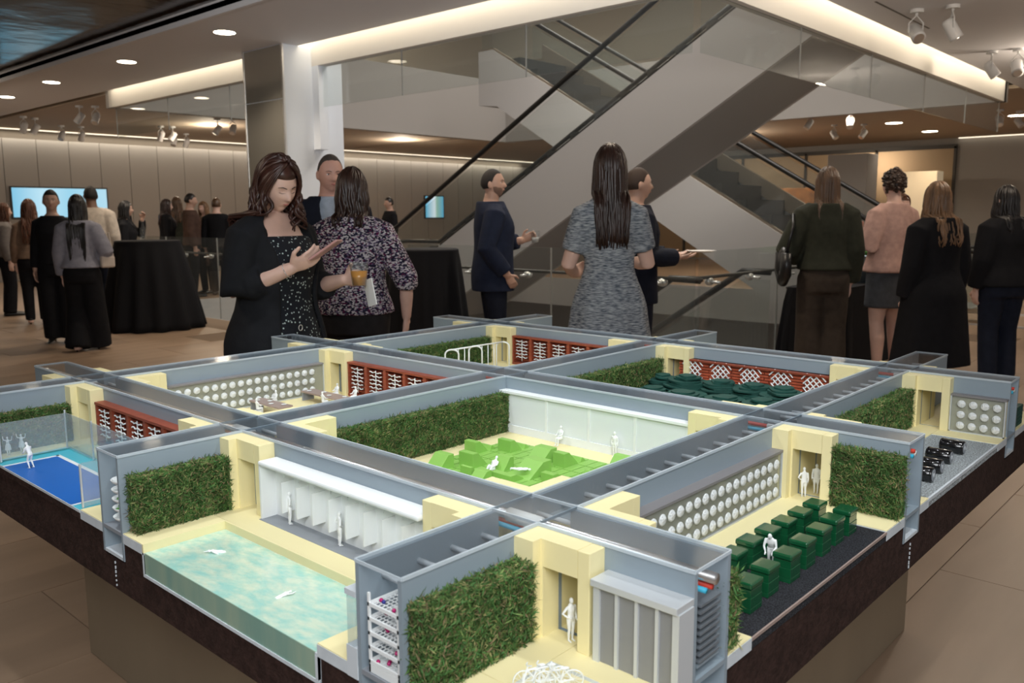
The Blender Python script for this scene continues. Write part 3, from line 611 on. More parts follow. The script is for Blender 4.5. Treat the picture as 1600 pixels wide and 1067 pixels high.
hedge('low green moss hedge behind the glass fence of the tennis court', A + .005, -.125, 1.90, 2 - WO, -.060, .7)
hedge('green moss hedge in the dark mound court', 1.12, 1.875, .90, 1 - WO, -.052, .4)
hedge('green moss hedge behind the white hooped rail', 1.12, 1.875, 1.90, 2 - WO, -.052, .3)
hedge('small green moss hedge outside the farthest corner, behind the grey dress', 2.10, B - .01, 1.2, 1.24, -.052, .3)
# ---- pool
t = thing('pool', 'turquoise resin pool with streaked water and cut-away front', 'pool', L(-.27, .51, ZB))
mb().box(A + .003, -.176, .18, .838, ZB + .0, -.200).unitL().build('water', M['water'], t)
m = mb().box(A - .0005, -.170, .173, .845, ZB - .007, ZB).box(A - .0005, A + .006, .173, .180, ZB, -.205).box(A - .0005, A + .006, .838, .845, ZB, -.205).box(A, -.170, .838, .845, ZB, -.200).box(A, -.17, .173, .18, ZB, -.200).box(-.176, -.170, .18, .838, ZB, -.200)
m.unitL().build('liner', M['deck_edge'], t)
m = mb().box(-.1755, -.1700, .18, .838, -.205, ZF + .0003).box(A, -.17, .8385, .8452, -.205, ZF + .0003); m.unitL().build('coping', M['yellow'], t)
mb().box(A + .0015, A + .003, .18, .838, ZB, -.2003).unitL().build('cut_face', M['water_side'], t)
t = thing('acrylic_ledge', 'clear acrylic panel with grey cap at the pool corner next to the berry trays', 'ledge', L(-.36, .075, ZF))
mb().box(A, -.335, .066, .083, -.165, -.062).unitL().build('panel', M['fence_glass'], t)
mb().box(A - .001, -.325, .058, .087, -.062, -.052).unitL().build('cap', M['grey_light'], t)
mb().box(A - .001, -.335, .058, .086, -.205, -.150).unitL().build('foot', M['grey_light'], t)
# ---- urinal wall in the pool court
t = thing('washroom_wall', 'white washroom wall with hanging partitions along the pool court', 'model wall', L(-.08, .5, ZF))
mb().box(-.066, -WO, .206, .786, ZF, -.045).unitL().build('back', M['white'], t)
mb().box(-.112, -WO, .206, .786, -.045, -.033).unitL().build('canopy', M['white'], t, bevel=.004)
mb().box(-.108, -.066, .782, .788, ZF, -.045).unitL().build('end_panel', M['white'], t)
mb().box(-.114, -.066, .206, .786, ZF, ZF + .0012).unitL().build('floor_strip', M['tabletop' if False else 'grey_dark'], t)
part_m = mesh_of(mb().box(-.018 * S, .017 * S, -.0022 * S, .0022 * S, 0, .075 * S), 'partition', M['white'])
fix_m = mesh_of(mb().tube([(0, 0, 0), (-.012 * S, 0, 0), (-.012 * S, 0, -.006 * S)], .0016 * S, 6).box(-.002 * S, .001 * S, -.006 * S, .006 * S, -.004 * S, .004 * S), 'spout', M['white'])
for q in range(8):
    v = .705 - q * .0622
    inst(part_m, 'partition', t, L(-.083, v, -.148)); inst(fix_m, 'spout', t, L(-.066, v + .022, -.064))
inst(fix_m, 'spout', t, L(-.066, .705 - 8 * .0622 + .022, -.064))
# ---- cage panels in the bicycle court
t = thing('mesh_cage', 'grey metal frame with four perforated mesh panels behind the bicycles', 'cage', L(-.08, -.3, ZF))
m = mb().box(-.108, -WO, -.376, -.212, -.050, -.038); m.unitL().build('lintel', M['steel'], t, bevel=.001)
for q, v in enumerate((-.222, -.262, -.300, -.338, -.372)):
    mb().box(-.104, -.094 if q not in (0, 4) else -.06, v - (.003 if q not in (0, 4) else .006), v + (.003 if q not in (0, 4) else .006), ZF, -.05).unitL().build('post', M['steel'], t)
for a, b in ((-.262, -.222), (-.300, -.262), (-.338, -.300), (-.372, -.338)):
    mb().box(-.0995, -.0985, a + .003, b - .003, ZF, -.05).unitL().build('mesh_panel', M['mesh_perf'], t)
# ---- lens walls
disc_mb = mb(); _r = .0130 * S
for k in range(8): pass
_rings = []
for (rr, zz) in ((1.0, 0), (1.0, .0022 * S), (.82, .0045 * S), (.45, .0056 * S), (.08, .0060 * S)):
    _rings.append([(_r * rr * math.cos(a), -zz, _r * rr * math.sin(a)) for a in np.linspace(0, 2 * PI, 20, endpoint=False)])
disc_mb.loft(_rings)
m_ = mat('lens_white', (0.72, 0.76, 0.77), 0.3, col2=(0.90, 0.92, 0.92), scale=90, bump=0.5, bscale=160)
disc_m = mesh_of(disc_mb, 'lens', m_, True)
def lens_wall(label, along, fixed, a0, a1, cols, first, z_top=-.058, sgn=-1):
    # faces -v (along='u') or -u (along='v')
    t = thing('lens_wall', label, 'model wall', L((a0 + a1) / 2, fixed, ZF) if along == 'u' else L(fixed, (a0 + a1) / 2, ZF))
    def cb(c0, c1, p, q, z0, z1, nm, mt):
        m = mb()
        if along == 'u': m.box(p, q, fixed + c0, fixed + c1, z0, z1)
        else: m.box(fixed + c0, fixed + c1, p, q, z0, z1)
        m.unitL().build(nm, M[mt], t)
    cb(-.002, .000, a0, a1, ZF, z_top, 'pane', 'disc_pane'); cb(-.004, .028, a0, a1, z_top, z_top + .006, 'ledge', 'ledge_grey'); cb(-.004, .002, a0, a1, ZF, ZF + .004, 'frame', 'steel')
    cb(-.004, .002, a0, a0 + .004, ZF, z_top, 'frame', 'steel'); cb(-.004, .002, a1 - .004, a1, ZF, z_top, 'frame', 'steel')
    cb(.009, .012, a0, a1, ZF, z_top, 'back', 'backing')
    for r_ in range(3):
        for q in range(cols):
            a = first + q * .0357; z = -.083 - r_ * .0365
            inst(disc_m, 'lens', t, L(a, fixed - .0025, z) if along == 'u' else L(fixed - .0025, a, z), (0, 0, 0) if along == 'u' else (0, 0, -PI / 2))
    return t
mat('ledge_grey', (.22, .21, .215), .5); mat('backing', (0.52, 0.47, 0.32), 0.6)
lens_wall('glass wall with three rows of white lenses beside the green beehives', 'u', -.085, .206, .880, 18, .235)
lens_wall('glass wall with three rows of white lenses behind the dining tables', 'u', 1.915, .206, .880, 17, .249)
lens_wall('small glass wall with twelve white lenses at the right end of the model', 'v', 1.915, A + .002, -.206, 4, -.348)
# ---- racks
def rib_mesh(rows, w_, h_):
    m = MB(); m.box(-.002 * S, .0, -.0022 * S, .0022 * S, 0, h_ * S); m2 = m
    for r_ in range(rows):
        z = (h_ - .008 - r_ * (h_ - .012) / rows) * S; pts = []; rad = []
        for q in range(13):
            x = (-w_ / 2 + w_ * q / 12) * S; pts.append((-.003 * S + .0015 * S * math.sin(q * 2.1 + r_), x, z + .0022 * S * math.sin(q * 1.25 + r_ * 1.7))); rad.append((.0016 + .0012 * abs(math.sin(q * 1.9 + r_))) * S)
        m2.tube(pts, rad, 6)
    return m
def rack(label, u, v0, v1, bays, group='brown racks of the model'):
    t = thing('wooden_rack', label, 'rack', L(u, (v0 + v1) / 2, ZF), group); w_ = (v1 - v0) / bays; D = .034
    mb().box(u, u + D, v0, v1, -.046, -.038).unitL().build('top_board', M['rack_brown'], t)
    mb().box(u + D - .004, u + D, v0, v1, ZF, -.046).unitL().build('back_board', M['rack_brown'], t)
    mb().box(u, u + D, v0, v1, ZF, ZF + .012).unitL().build('bottom_board', M['rack_brown'], t)
    rm = mesh_of(rib_mesh(6, w_ * .62, .105), 'fishbone', M['white'], True)
    for q in range(bays + 1):
        v = v0 + q * w_
        mb().box(u + .002, u + D - .004, max(v0, v - .008), min(v1, v + .008), ZF + .012, -.046).unitL().build('divider', M['rack_brown'], t)
    for q in range(bays):
        for s_ in range(6):
            z = ZF + .026 + s_ * .0185
            mb().box(u + .010, u + D - .004, v0 + q * w_ + .008, v0 + (q + 1) * w_ - .008, z, z + .003).unitL().build('slat', M['rack_brown'], t)
        inst(rm, 'fishbone', t, L(u + .008, v0 + (q + .5) * w_, ZF + .020))
rack('red-brown rack with white fishbone shelves beside the blue tennis court', -.091, 1.21, 1.788, 5)
rack('red-brown rack with white fishbone shelves in the dining court', .909, 1.21, 1.792, 5)
rack('red-brown rack with white fishbone shelves behind the white hooped rail', 1.909, 1.21, 1.792, 5)
# ---- lattice wall
t = thing('lattice_wall', 'red-brown slatted wall with five white diamond lattices behind the dark mounds', 'model wall', L(1.92, .5, ZF))
mb().box(1.925, 1.943, .207, .85, ZF, -.045).unitL().build('back_board', M['rack_brown'], t)
mb().box(1.905, 1.943, .207, .85, -.052, -.045).unitL().build('top_board', M['rack_brown'], t)
for q in range(11):
    z = ZF + .006 + q * .0115
    for b_ in range(8):
        v = .207 + b_ * .0804 + (.02 if q % 2 else 0)
        mb().box(1.917, 1.925, v + .002, min(.85, v + .077), z, z + .008).unitL().build('brick', M['brick'], t)
for q in range(5):
    cv, cz = .782 - q * .1285, -.092; m = mb()
    for k in range(-3, 4):
        for sg in (-1, 1):
            o_ = k * .017; ex = .036 - abs(k) * .0065 
            c0 = np.array((cv + o_ * .7, cz - sg * o_ * .7)); dv = np.array((1, sg)) * .7071 * ex
            m.tube([(1.911, *(c0 - dv)), (1.911, *(c0 + dv))], .0026, 5)
    m.unitL().build('lattice', M['white'], t)
# ---- dark green layered mounds
def blob(cu, cv, r, seed, n=28):
    rs = np.random.default_rng(seed); ph = rs.random(4) * 6.28
    return [(cu + r * (1 + .10 * math.sin(2 * a + ph[0]) + .07 * math.sin(3 * a + ph[1]) + .04 * math.sin(5 * a + ph[2])) * math.cos(a), cv + r * (1 + .10 * math.sin(2 * a + ph[1]) + .06 * math.sin(4 * a + ph[3])) * math.sin(a)) for a in np.linspace(0, 2 * PI, n, endpoint=False)]
MOUND = [(1.80, .845, .070, 9), (1.79, .735, .085, 11), (1.82, .600, .085, 10), (1.83, .465, .090, 10), (1.80, .330, .095, 11), (1.66, .82, .075, 6), (1.65, .66, .09, 7), (1.66, .50, .09, 7), (1.68, .36, .085, 8), (1.52, .72, .08, 5), (1.50, .55, .085, 5), (1.54, .38, .085, 6), (1.38, .64, .08, 4), (1.37, .45, .08, 4), (1.42, .28, .06, 5)]
for k, (cu, cv, r, n) in enumerate(MOUND):
    row = 0 if k < 5 else 1 if k < 9 else 2 if k < 12 else 3
    r *= 1.10; n = int(n * 1.35)
    t = thing('layered_mound', 'dark green layered mound, %s from left in %s row from lattice' % (place_words(k - (0, 5, 9, 12)[row]), place_words(row)), 'mound', L(cu, cv, ZF), 'dark green mounds')
    for q in range(n):
        f_ = math.sqrt(max(.05, 1 - (q / n) ** 1.7)); mb().prism(blob(cu + .010 * math.sin(q * 2.3 + k), cv + .010 * math.cos(q * 1.7 + k), r * f_, k * 40 + q), 'z', ZF + q * .0068, ZF + q * .0068 + .0060).unitL().build('layer', M['mound_green'], t)
# ---- central lime floor and blocks
t = thing('lime_floor', 'lime green tiled floor in the central court', 'model floor', L(.49, .49, ZF))
mb().box(.16, .825, .16, .825, -.205, ZF - .001).unitL().build('groove_bed', M['lime_groove'], t)
lt = mesh_of(mb().box(-.0316 * S, .0316 * S, -.0150 * S, .0150 * S, -.001 * S, .003 * S), 'lime_tile', M['lime'])
for a in range(10):
    for b_ in range(20):
        inst(lt, 'lime_tile', t, L(.16 + (a + .5) * .0665, .16 + (b_ + .5) * .03325, ZF))
def wedge(label, u0, u1, v0, v1, h, sgn):
    w_ = u1 - u0; prof = [(0, 0), (0, 1), (.34, 1), (1, 0)] if h > .02 else [(0, 0), (.25, 1), (.45, 1), (1, 0)]
    prof = [((u0 + f * w_) if sgn > 0 else (u1 - f * w_), ZF + z * h) for f, z in prof]
    o = mb().prism(prof, 'y', v0, v1).unitL().build('wedge_block', M['lime'], lab=(label, 'block', 'lime blocks of the central court'), bevel=.0008)
    bm_ = bmesh.new(); bm_.from_mesh(o.data); bmesh.ops.recalc_face_normals(bm_, faces=bm_.faces); bm_.to_mesh(o.data); bm_.free()
WED = [('lime wedge block alone at the left edge, nearest the hedge', .437, .500, .742, .800, .042, -1), ('lime wedge block near the hedge, left of the two back blocks', .634, .692, .785, .835, .040, 1), ('lime wedge block at the back, closest to the white windows and hedge', .716, .772, .715, .769, .040, 1),
       ('tall lime wedge block with broad front behind the small cube', .521, .585, .685, .743, .046, 1), ('lime wedge block the reclining figure leans on', .555, .602, .598, .650, .040, -1), ('small upright lime block in front of the tall broad wedge', .447, .478, .620, .662, .036, 1),
       ('low lime wedge block between the small upright block and yellow doorway', .425, .480, .570, .615, .032, -1), ('low wide lime block behind the near yellow doorway', .494, .560, .512, .590, .022, 1), ('broad lime wedge block in the middle, sloping to the left', .540, .642, .490, .560, .042, -1),
       ('rounded lime wedge block behind the broad middle wedge', .670, .752, .560, .622, .042, -1), ('lime wedge block right of the middle, upright side to the left', .702, .772, .492, .535, .044, 1), ('low lime block right of the near yellow doorway', .570, .632, .425, .470, .026, 1),
       ('small low lime block near the right trough', .679, .722, .370, .408, .018, 1), ('lime wedge block in the far right corner by the windows', .800, .848, .350, .408, .034, -1), ('tiny lime wedge beside the back block', .776, .806, .715, .765, .016, 1), ('tiny lime wedge right of the upright-sided block', .776, .808, .492, .535, .016, 1), ('tiny lime wedge beside the block nearest the hedge', .696, .726, .785, .833, .016, 1)]
for a in WED: wedge(*a)
# ---- white window wall
t = thing('window_wall', 'white framed window wall with four frosted panes in the central court', 'model wall', L(.93, .57, ZF)); u = .912
mb().box(u - .004, 1 - WO, .208, .943, -.047, -.038).unitL().build('head', M['white'], t, bevel=.001)
mb().box(u, 1 - WO, .208, .943, ZF, ZF + .026).unitL().build('sill', M['white'], t)
mb().box(1 - WO - .004, 1 - WO, .208, .943, ZF + .026, -.047).unitL().build('back', M['white'], t)
vs = [.943 - .004, .738, .564, .392, .212]
for v in vs: mb().box(u, u + .01, v - .004, v + .004, ZF + .026, -.047).unitL().build('mullion', M['white'], t)
for a, b in zip(vs[1:], vs[:-1]): mb().box(u + .004, u + .006, a + .004, b - .004, ZF + .026, -.047).unitL().build('pane', M['pane_frost'], t)
# ---- tennis court
t = thing('tennis_floor', 'blue court with cyan border and white lines', 'model floor', L(-.27, 1.5, -.205))
mb().box(A, -.158, 1.19, 1.845, -.205, ZF - .003).unitL().build('border', M['court_cyan'], t)
mb().box(A + .001, -.222, 1.245, 1.762, ZF - .003, ZF - .0022).unitL().build('court', M['court_blue'], t)
for (a, b, c, d) in ((A + .001, -.218, 1.755, 1.766), (-.226, -.214, 1.245, 1.766), (A + .001, -.214, 1.240, 1.249)): mb().box(a, b, c, d, ZF - .0022, ZF - .0016).unitL().build('court_line', M['line_white'], t)
mb().box(A - .0009, A + .0005, 1.19, 1.845, -.189, ZF - .002).unitL().build('edging', M['deck_edge'], t)
mb().box(A - .0007, A + .0005, 1.19, 1.845, -.207, -.189).unitL().build('front_skirt', M['tray_brown'], t)
t = thing('glass_fence', 'low glass fence with slim steel posts around the tennis court', 'fence', L(-.2, 1.5, ZF))
for (a, b, z) in ((-.366, 1.805, -.052), (-.170, 1.823, -.056), (-.168, 1.624, -.060), (-.366, 1.196, -.066)): mb().box(a - .0022, a + .0022, b - .0022, b + .0022, ZF, z).unitL().build('post', M['steel'], t)
for (a, b, c, d) in ((-.363, -.173, 1.813, 1.816), (-.1705, -.1675, 1.627, 1.82), (-.1705, -.1675, 1.3, 1.621), (-.363, -.17, 1.1945, 1.1975)): mb().box(a, b, c, d, ZF + .002, -.064).unitL().build('pane', M['fence_glass'], t)
# ---- beehives
bh_body = mesh_of(mb().box(-.026 * S, .026 * S, -.022 * S, .022 * S, 0, .034 * S), 'hive_body', M['beehive_green'])
def hive(label, u, v):
    t = thing('beehive', label, 'beehive', L(u, v, ZF - .004), 'green beehives'); x, y, z = L(u, v, ZF - .004)
    a, b = .0235 * S, .0195 * S
    m = MB().box(x - a, x + a, y - b, y + b, z + .010 * S, z + .030 * S).box(x - a, x + a * .1, y - b, y + b, z, z + .010 * S).box(x + a * .1, x + a, y - b, y - b * .5, z, z + .010 * S).box(x + a * .1, x + a, y + b * .5, y + b, z, z + .010 * S)
    m.build('lower_box', M['beehive_green'], t, bevel=.0008)
    MB().box(x - a * .96, x + a * .96, y - b * .96, y + b * .96, z + .030 * S, z + .046 * S).build('upper_box', M['beehive_green'], t, bevel=.0006)
    MB().box(x - a * 1.08, x + a * 1.08, y - b * 1.08, y + b * 1.08, z + .047 * S, z + .059 * S).build('lid', M['beehive_green'], t, bevel=.0028)
for k, (u, v) in enumerate(((.250, -.312), (.335, -.306), (.425, -.310), (.512, -.305), (.600, -.303), (.680, -.300), (.757, -.300))): hive('glossy dark green beehive in the front row on dark gravel, %s from the moss strip' % place_words(k), u, v)
for k, (u, v) in enumerate(((.355, -.228), (.437, -.222), (.520, -.223), (.594, -.226), (.674, -.228), (.752, -.230))): hive('glossy dark green beehive in the back row on dark gravel, %s from the near trough' % place_words(k), u, v)
# ---- barrels
for k, (u, v) in enumerate(((1.64, -.292), (1.505, -.292), (1.385, -.300), (1.285, -.306))):
    r_ = .0205; z = ZF + r_ - .003
    t = thing('barrel', 'glossy black barrel lying on pale gravel, %s from the lens wall' % place_words(k), 'barrel', L(u, v, ZF), 'black barrels')
    mb().tube([(u, v + .034, z), (u, v + .032, z), (u, v - .032, z), (u, v - .034, z)], [r_ * .92, r_, r_, r_ * .92], 24).unitL().build('drum', M['black_gloss'], t, smooth=True)
    for s_ in (-1, 1): mb().tube([(u, v + s_ * .028, z), (u, v + s_ * .031, z)], r_ * 1.04, 24).unitL().build('hoop', M['black_gloss'], t)
    mb().tube([(u, v - .034, z), (u, v - .035, z)], r_ * .8, 24).unitL().build('end_plate', M['grey_dark'], t)
    mb().tube([(u, v - .035, z), (u, v - .0362, z)], r_ * .3, 12).unitL().build('hub', M['steel'], t)
# ---- hooped rail
t = thing('hooped_rail', 'white hooped climbing rail in the far court', 'rail', L(1.6, 1.6, ZF))
def hoop(cu, cv, w_, h_, dv=(1, 0)):
    pts = [(cu - dv[0] * w_, cv - dv[1] * w_, ZF)]
    for a in np.linspace(PI, 0, 9): pts.append((cu + dv[0] * w_ * math.cos(a), cv + dv[1] * w_ * math.cos(a), ZF + h_ + w_ * .7 * math.sin(a)))
    pts.append((cu + dv[0] * w_, cv + dv[1] * w_, ZF)); return pts
p0, p1 = np.array((1.42, 1.71)), np.array((1.72, 1.68)); dd = (p1 - p0) / np.linalg.norm(p1 - p0); nn = (dd[1] * -1, dd[0])
for q, h_ in ((0, .118), (.45, .120), (1, .122)):
    c = p0 + (p1 - p0) * q; mb().tube(hoop(c[0], c[1], .030, h_, (.72, -.69)), .0036, 8).unitL().build('hoop', M['white'], t, smooth=True)
mb().tube([(*(p0), ZF + .138), (*(p1), ZF + .143)], .0036, 8).unitL().build('top_rail', M['white'], t, smooth=True)
for q in (.12, .24, .33, .58, .70, .82):
    c = p0 + (p1 - p0) * q; mb().tube([(*c, ZF), (*c, ZF + .138 + .005 * q)], .0022, 6).unitL().build('upright', M['white'], t, smooth=True)
# ---- berry trays in the near trough end
t = thing('berry_rack', 'white rack of wire trays holding magenta berries in the open trough end', 'rack', L(-.35, -.01, ZF))
for (a, b) in ((-.371, .030), (-.371, -.042), (-.300, .030), (-.300, -.042)): mb().box(a - .002, a + .002, b - .002, b + .002, ZF, -.045).unitL().build('post', M['white'], t)
bidx = 0; rb = random.Random(3)
for q in range(5):
    z = -.165 + q * .0245; m = mb()
    m.box(-.371, -.296, -.044, -.041, z, z + .006).box(-.371, -.296, .029, .032, z, z + .006).box(-.373, -.370, -.044, .032, z, z + .006).box(-.298, -.295, -.044, .032, z, z + .006)
    tr_ = m.unitL().build('tray', M['white'], t); g_ = mb()
    for k in range(9): g_.box(-.371, -.296, -.037 + k * .0085, -.0355 + k * .0085, z + .001, z + .0022)
    for k in range(8): g_.box(-.366 + k * .009, -.3645 + k * .009, -.042, .030, z + .001, z + .0022)
    g_.unitL().build('wire_grid', M['white'], tr_)
    for k in range(4):
        a, b = rb.uniform(-.368, -.335), rb.uniform(-.036, .025); mt = 'berry_blue' if (q + k) % 5 == 4 else 'berry'
        mb().ell((a, b, z + .0052), (.0036, .0036, .0036), None, 10, 6).unitL().build('berry', M[mt], lab=('tiny %s berry on the %s wire tray from the top of the trough rack' % ('dark blue' if mt != 'berry' else 'magenta', place_words(4 - q)), 'berry', 'berries on the wire trays'), smooth=True)
mb().box(-.373, -.296, -.044, .032, ZF, -.166).unitL().build('base_bin', M['white'], t)
# posts seen further along the same trough
for k, a in enumerate((-.285, -.265)): mb().box(a - .0015, a + .0015, -.02, -.017, ZF, -.03).unitL().build('trough_post', M['white'], lab=('slim white post inside the near trough, %s from the open end' % place_words(k), 'post', 'slim white posts'))
# ---- finned stack in the right trough end
mat('fin_dark', (.15, .17, .19), .4)
t = thing('fin_stack', 'dark grey stack of cooling fins in the open trough end near the beehives', 'fin stack', L(-.002, -.355, ZF))
for q in range(9):
    z = -.158 + q * .0118; mb().prism([(-.033, z), (.028, z), (.031, z + .0045), (-.033, z + .0035)], 'y', -.3745, -.300).unitL().build('fin', M['fin_dark'], t)
for (a, b) in ((-.026, -.345), (.020, -.345), (-.026, -.31), (.020, -.31)): mb().box(a - .004, a + .004, b - .002, b + .002, ZF, -.062).unitL().build('support', M['grey_dark'], t)
mb().box(-.036, .034, -.372, -.300, -.166, -.162).unitL().build('platform', M['grey'], t)
# ---- bowls in the U1 trough end
for q in range(5):
    z = -.168 + q * .0225
    t = thing('bowl', 'white bowl of greens stacked in the trough end by the pool, %s from the top' % place_words(4 - q), 'bowl', L(-.345, .985, z), 'white bowls in the trough end'); rg = []
    for (rr, zz) in ((.012, 0), (.020, .003), (.0275, .009), (.031, .015), (.0305, .0155), (.026, .010), (.012, .004)):
        rg.append([(-.345 + rr * math.cos(a), .985 + rr * math.sin(a), z + zz) for a in np.linspace(0, 2 * PI, 20, endpoint=False)])
    mb().loft(rg).unitL().build('shell', M['white'], t, smooth=True)
    m = mb()
    for k in range(14): a, r_ = rb.uniform(0, 6.28), rb.uniform(0, .02); m.ell((-.345 + r_ * math.cos(a), .985 + r_ * math.sin(a), z + .0125), (.006, .004, .003), Matrix.Rotation(a, 3, 'Z'), 6, 4)
    m.unitL().build('greens', M['leaf'], t)
# ---- dining tables
for k, (u0, u1, v0, v1) in enumerate(((.50, .56, 1.66, 1.86), (.73, .79, 1.60, 1.86))):
    t = thing('model_table', 'long brown model dining table %s' % ('nearer the left trough' if k == 0 else 'nearer the red-brown rack'), 'table', L((u0 + u1) / 2, (v0 + v1) / 2, ZF), 'model dining tables')
    mb().box(u0, u1, v0, v1, ZF + .034, ZF + .040).unitL().build('top', M['tabletop'], t)
    for v in (v0 + .004, v1 - .004): mb().box(u0 + .004, u1 - .004, v - .003, v + .003, ZF, ZF + .034).unitL().build('end_panel', M['grey_dark'], t)
    for q in range(4):
        a = v0 + .03 + q * (v1 - v0 - .06) / 3
        mb().tube([(u0 + .03 + .012 * (-1) ** q, a, ZF + .040), (u0 + .03 + .012 * (-1) ** q, a, ZF + .0425)], [.006, .010], 12).unitL().build('plate', M['white'], lab=('tiny white plate on the %s model dining table, %s from its near end' % (('left', 'right')[k], place_words(q)), 'plate', 'tiny plates on the model tables'))
# ---- bicycles
def bicycle(label, u, v, ang, lean):
    t = thing('model_bicycle', label, 'bicycle', L(u, v, -.188), 'white model bicycles'); R_ = Matrix.Rotation(ang, 3, 'Z') @ Matrix.Rotation(lean, 3, 'X')
    def P(x, y, z): q = R_ @ Vector((x, y, z)); return (u + q.x, v + q.y, -.188 + q.z)
    r_ = .0170
    for cx in (-.022, .022):
        mb().tube([P(cx + r_ * math.cos(a), 0, r_ + r_ * math.sin(a)) for a in np.linspace(0, 2 * PI, 21)], .0012, 5).unitL().build('wheel', M['white'], t, smooth=True)
        m = mb()
        for a in np.linspace(0, PI, 6, endpoint=False): m.tube([P(cx + r_ * math.cos(a), 0, r_ + r_ * math.sin(a)), P(cx - r_ * math.cos(a), 0, r_ - r_ * math.sin(a))], .0004, 4)
        m.unitL().build('spokes', M['white'], t)
    m = mb(); b_ = (-.002, 0, .013); s_ = (-.008, 0, .036); h_ = (.014, 0, .034)
    for a, c in ((b_, s_), (s_, h_), (b_, h_), ((-.022, 0, r_), b_), ((-.022, 0, r_), s_), ((.022, 0, r_), (.013, 0, .040))): m.tube([P(*a), P(*c)], .0013, 6)
    m.unitL().build('frame', M['white'], t)
    mb().tube([P(.010, -.011, .042), P(.014, -.004, .041), P(.014, .004, .041), P(.010, .011, .042)], .0012, 6).unitL().build('handlebar', M['white'], t)
    mb().ell(P(-.009, 0, .038), (.008, .0035, .0025), Matrix.Rotation(ang, 3, 'Z'), 8, 5).unitL().build('saddle', M['white'], t, smooth=True)
bicycle('white model bicycle in the sunken bed, left of the group', -.225, -.200, 2.6, .25); bicycle('white model bicycle in the sunken bed, middle of the group', -.212, -.208, 2.5, .15); bicycle('white model bicycle in the sunken bed, right of the group', -.200, -.222, 2.4, -.1)
# outermost court beyond the right end
m = mb()
for q in range(5):
    mb().box(2.09, 2.20, A + .01, -.25, ZF + q * .014, ZF + q * .014 + .012).unitL().build('green_slab', M['mound_green'], lab=('dark green slab in a stack at the far right tip of the model, %s from below' % place_words(q), 'slab', 'dark green slabs'))
# ------------------------------------------------------------------ people
TOR = {'f': [(.40, .100, .078, -.004), (.46, .102, .080, -.006), (.50, .106, .082, -.008), (.54, .100, .076, -.006), (.60, .083, .064, 0), (.63, .080, .062, .002), (.68, .082, .066, .006), (.72, .086, .075, .010), (.76, .086, .066, .004), (.795, .086, .052, -.004), (.825, .068, .046, -.008), (.850, .044, .040, -.010)],
       'm': [(.40, .094, .072, -.002), (.46, .096, .074, -.004), (.50, .098, .074, -.006), (.54, .095, .072, -.004), (.60, .090, .068, 0), (.63, .090, .068, .002), (.68, .092, .070, .004), (.72, .097, .074, .006), (.76, .100, .068, .002), (.795, .100, .058, -.004), (.825, .080, .051, -.008), (.850, .052, .046, -.010)]}
def sm(t): t = min(1, max(0, t)); return t * t * (3 - 2 * t)
def torso_at(tab, z):
    zs = [r[0] for r in tab]
    return [float(np.interp(z, zs, [r[k] for r in tab])) for k in (1, 2, 3)]
def ringpts(hw, hd, yo, z, n=32, gap=0.0, th=.014, e=2.3):
    def P(a, s=0.0):
        c, s_ = math.cos(a), math.sin(a)
        return ((hw - s) * math.copysign(abs(c) ** (2 / e), c), yo + (hd - s) * math.copysign(abs(s_) ** (2 / e), s_), z)
    if gap <= 0: return [P(2 * PI * i / n) for i in range(n)]
    A_ = np.linspace(PI / 2 + gap, PI / 2 + 2 * PI - gap, n)
    return [P(a) for a in A_] + [P(a, th) for a in A_[::-1]]
def headpt(d, k, jaw=1.0):
    x, y, z = d; X, Y, Z = .0765 * x, .096 * y, .1150 * z
    t = max(0, -z)
    X *= 1 - (.26 if y > -.2 else .18) * t ** 1.4 * jaw
    if y < 0: Y *= 1 - .38 * t
    if y > 0: Y *= .94
    g = lambda x0, z0, sx, sz: math.exp(-((x - x0) / sx) ** 2 - ((z - z0) / sz) ** 2)
    if y > 0:
        zn = -.20; ramp = sm((.16 - z) / .42) if z > -.30 else max(0, 1 - (-.30 - z) / .07)
        Y += .024 * ramp * math.exp(-(x / (.13 + .10 * ramp)) ** 2) * (1 if z < .18 else 0)
        Y -= .011 * (g(.36, .03, .20, .11) + g(-.36, .03, .20, .11)); Y += .004 * (g(.36, .20, .3, .07) + g(-.36, .20, .3, .07))
        Y += .008 * g(0, -.46, .26, .05) + .007 * g(0, -.54, .22, .05) - .004 * g(0, -.50, .25, .02) - .004 * g(0, -.64, .3, .05) + .010 * g(0, -.84, .3, .14)
        Y += .004 * (g(.5, -.2, .22, .2) + g(-.5, -.2, .22, .2))
    return Vector((X, Y, Z)) * k
SKIN = {'fair': mat('skin_fair', (.72, .47, .38), .5, var=.04, scale=20), 'tan': mat('skin_tan', (.50, .31, .235), .5, var=.04, scale=20), 'dark': mat('skin_dark', (.14, .07, .045), .5), 'pink': mat('skin_pink', (.58, .33, .26), .5)}
def fabric(name, col, col2=None, scale=20, rough=.85, bump=.25, bscale=9, **k): return mat(name, col, rough, col2=col2, scale=scale, bump=bump, bscale=bscale, spec=.2, var=0 if col2 else .12, **k)
fabric('blazer_black', (.012, .013, .016)); fabric('navy', (.012, .018, .040)); fabric('navy_dark', (.008, .011, .022)); fabric('charcoal', (.022, .020, .021)); fabric('black_soft', (.008, .008, .010)); fabric('olive_dark', (.030, .032, .022))
fabric('brown_trouser', (.045, .034, .026)); fabric('pink_blazer', (.52, .33, .28)); fabric('check_skirt', (.07, .075, .085)); fabric('sweater_grey', (.26, .26, .31)); fabric('shirt_white', (.58, .50, .42)); fabric('tan_top', (.20, .13, .09)); fabric('brown_vest', (.07, .04, .03)); fabric('shirt_blue', (.35, .42, .52))
fabric('denim_dark', (.012, .016, .030)); fabric('grey_top', (.18, .16, .15))
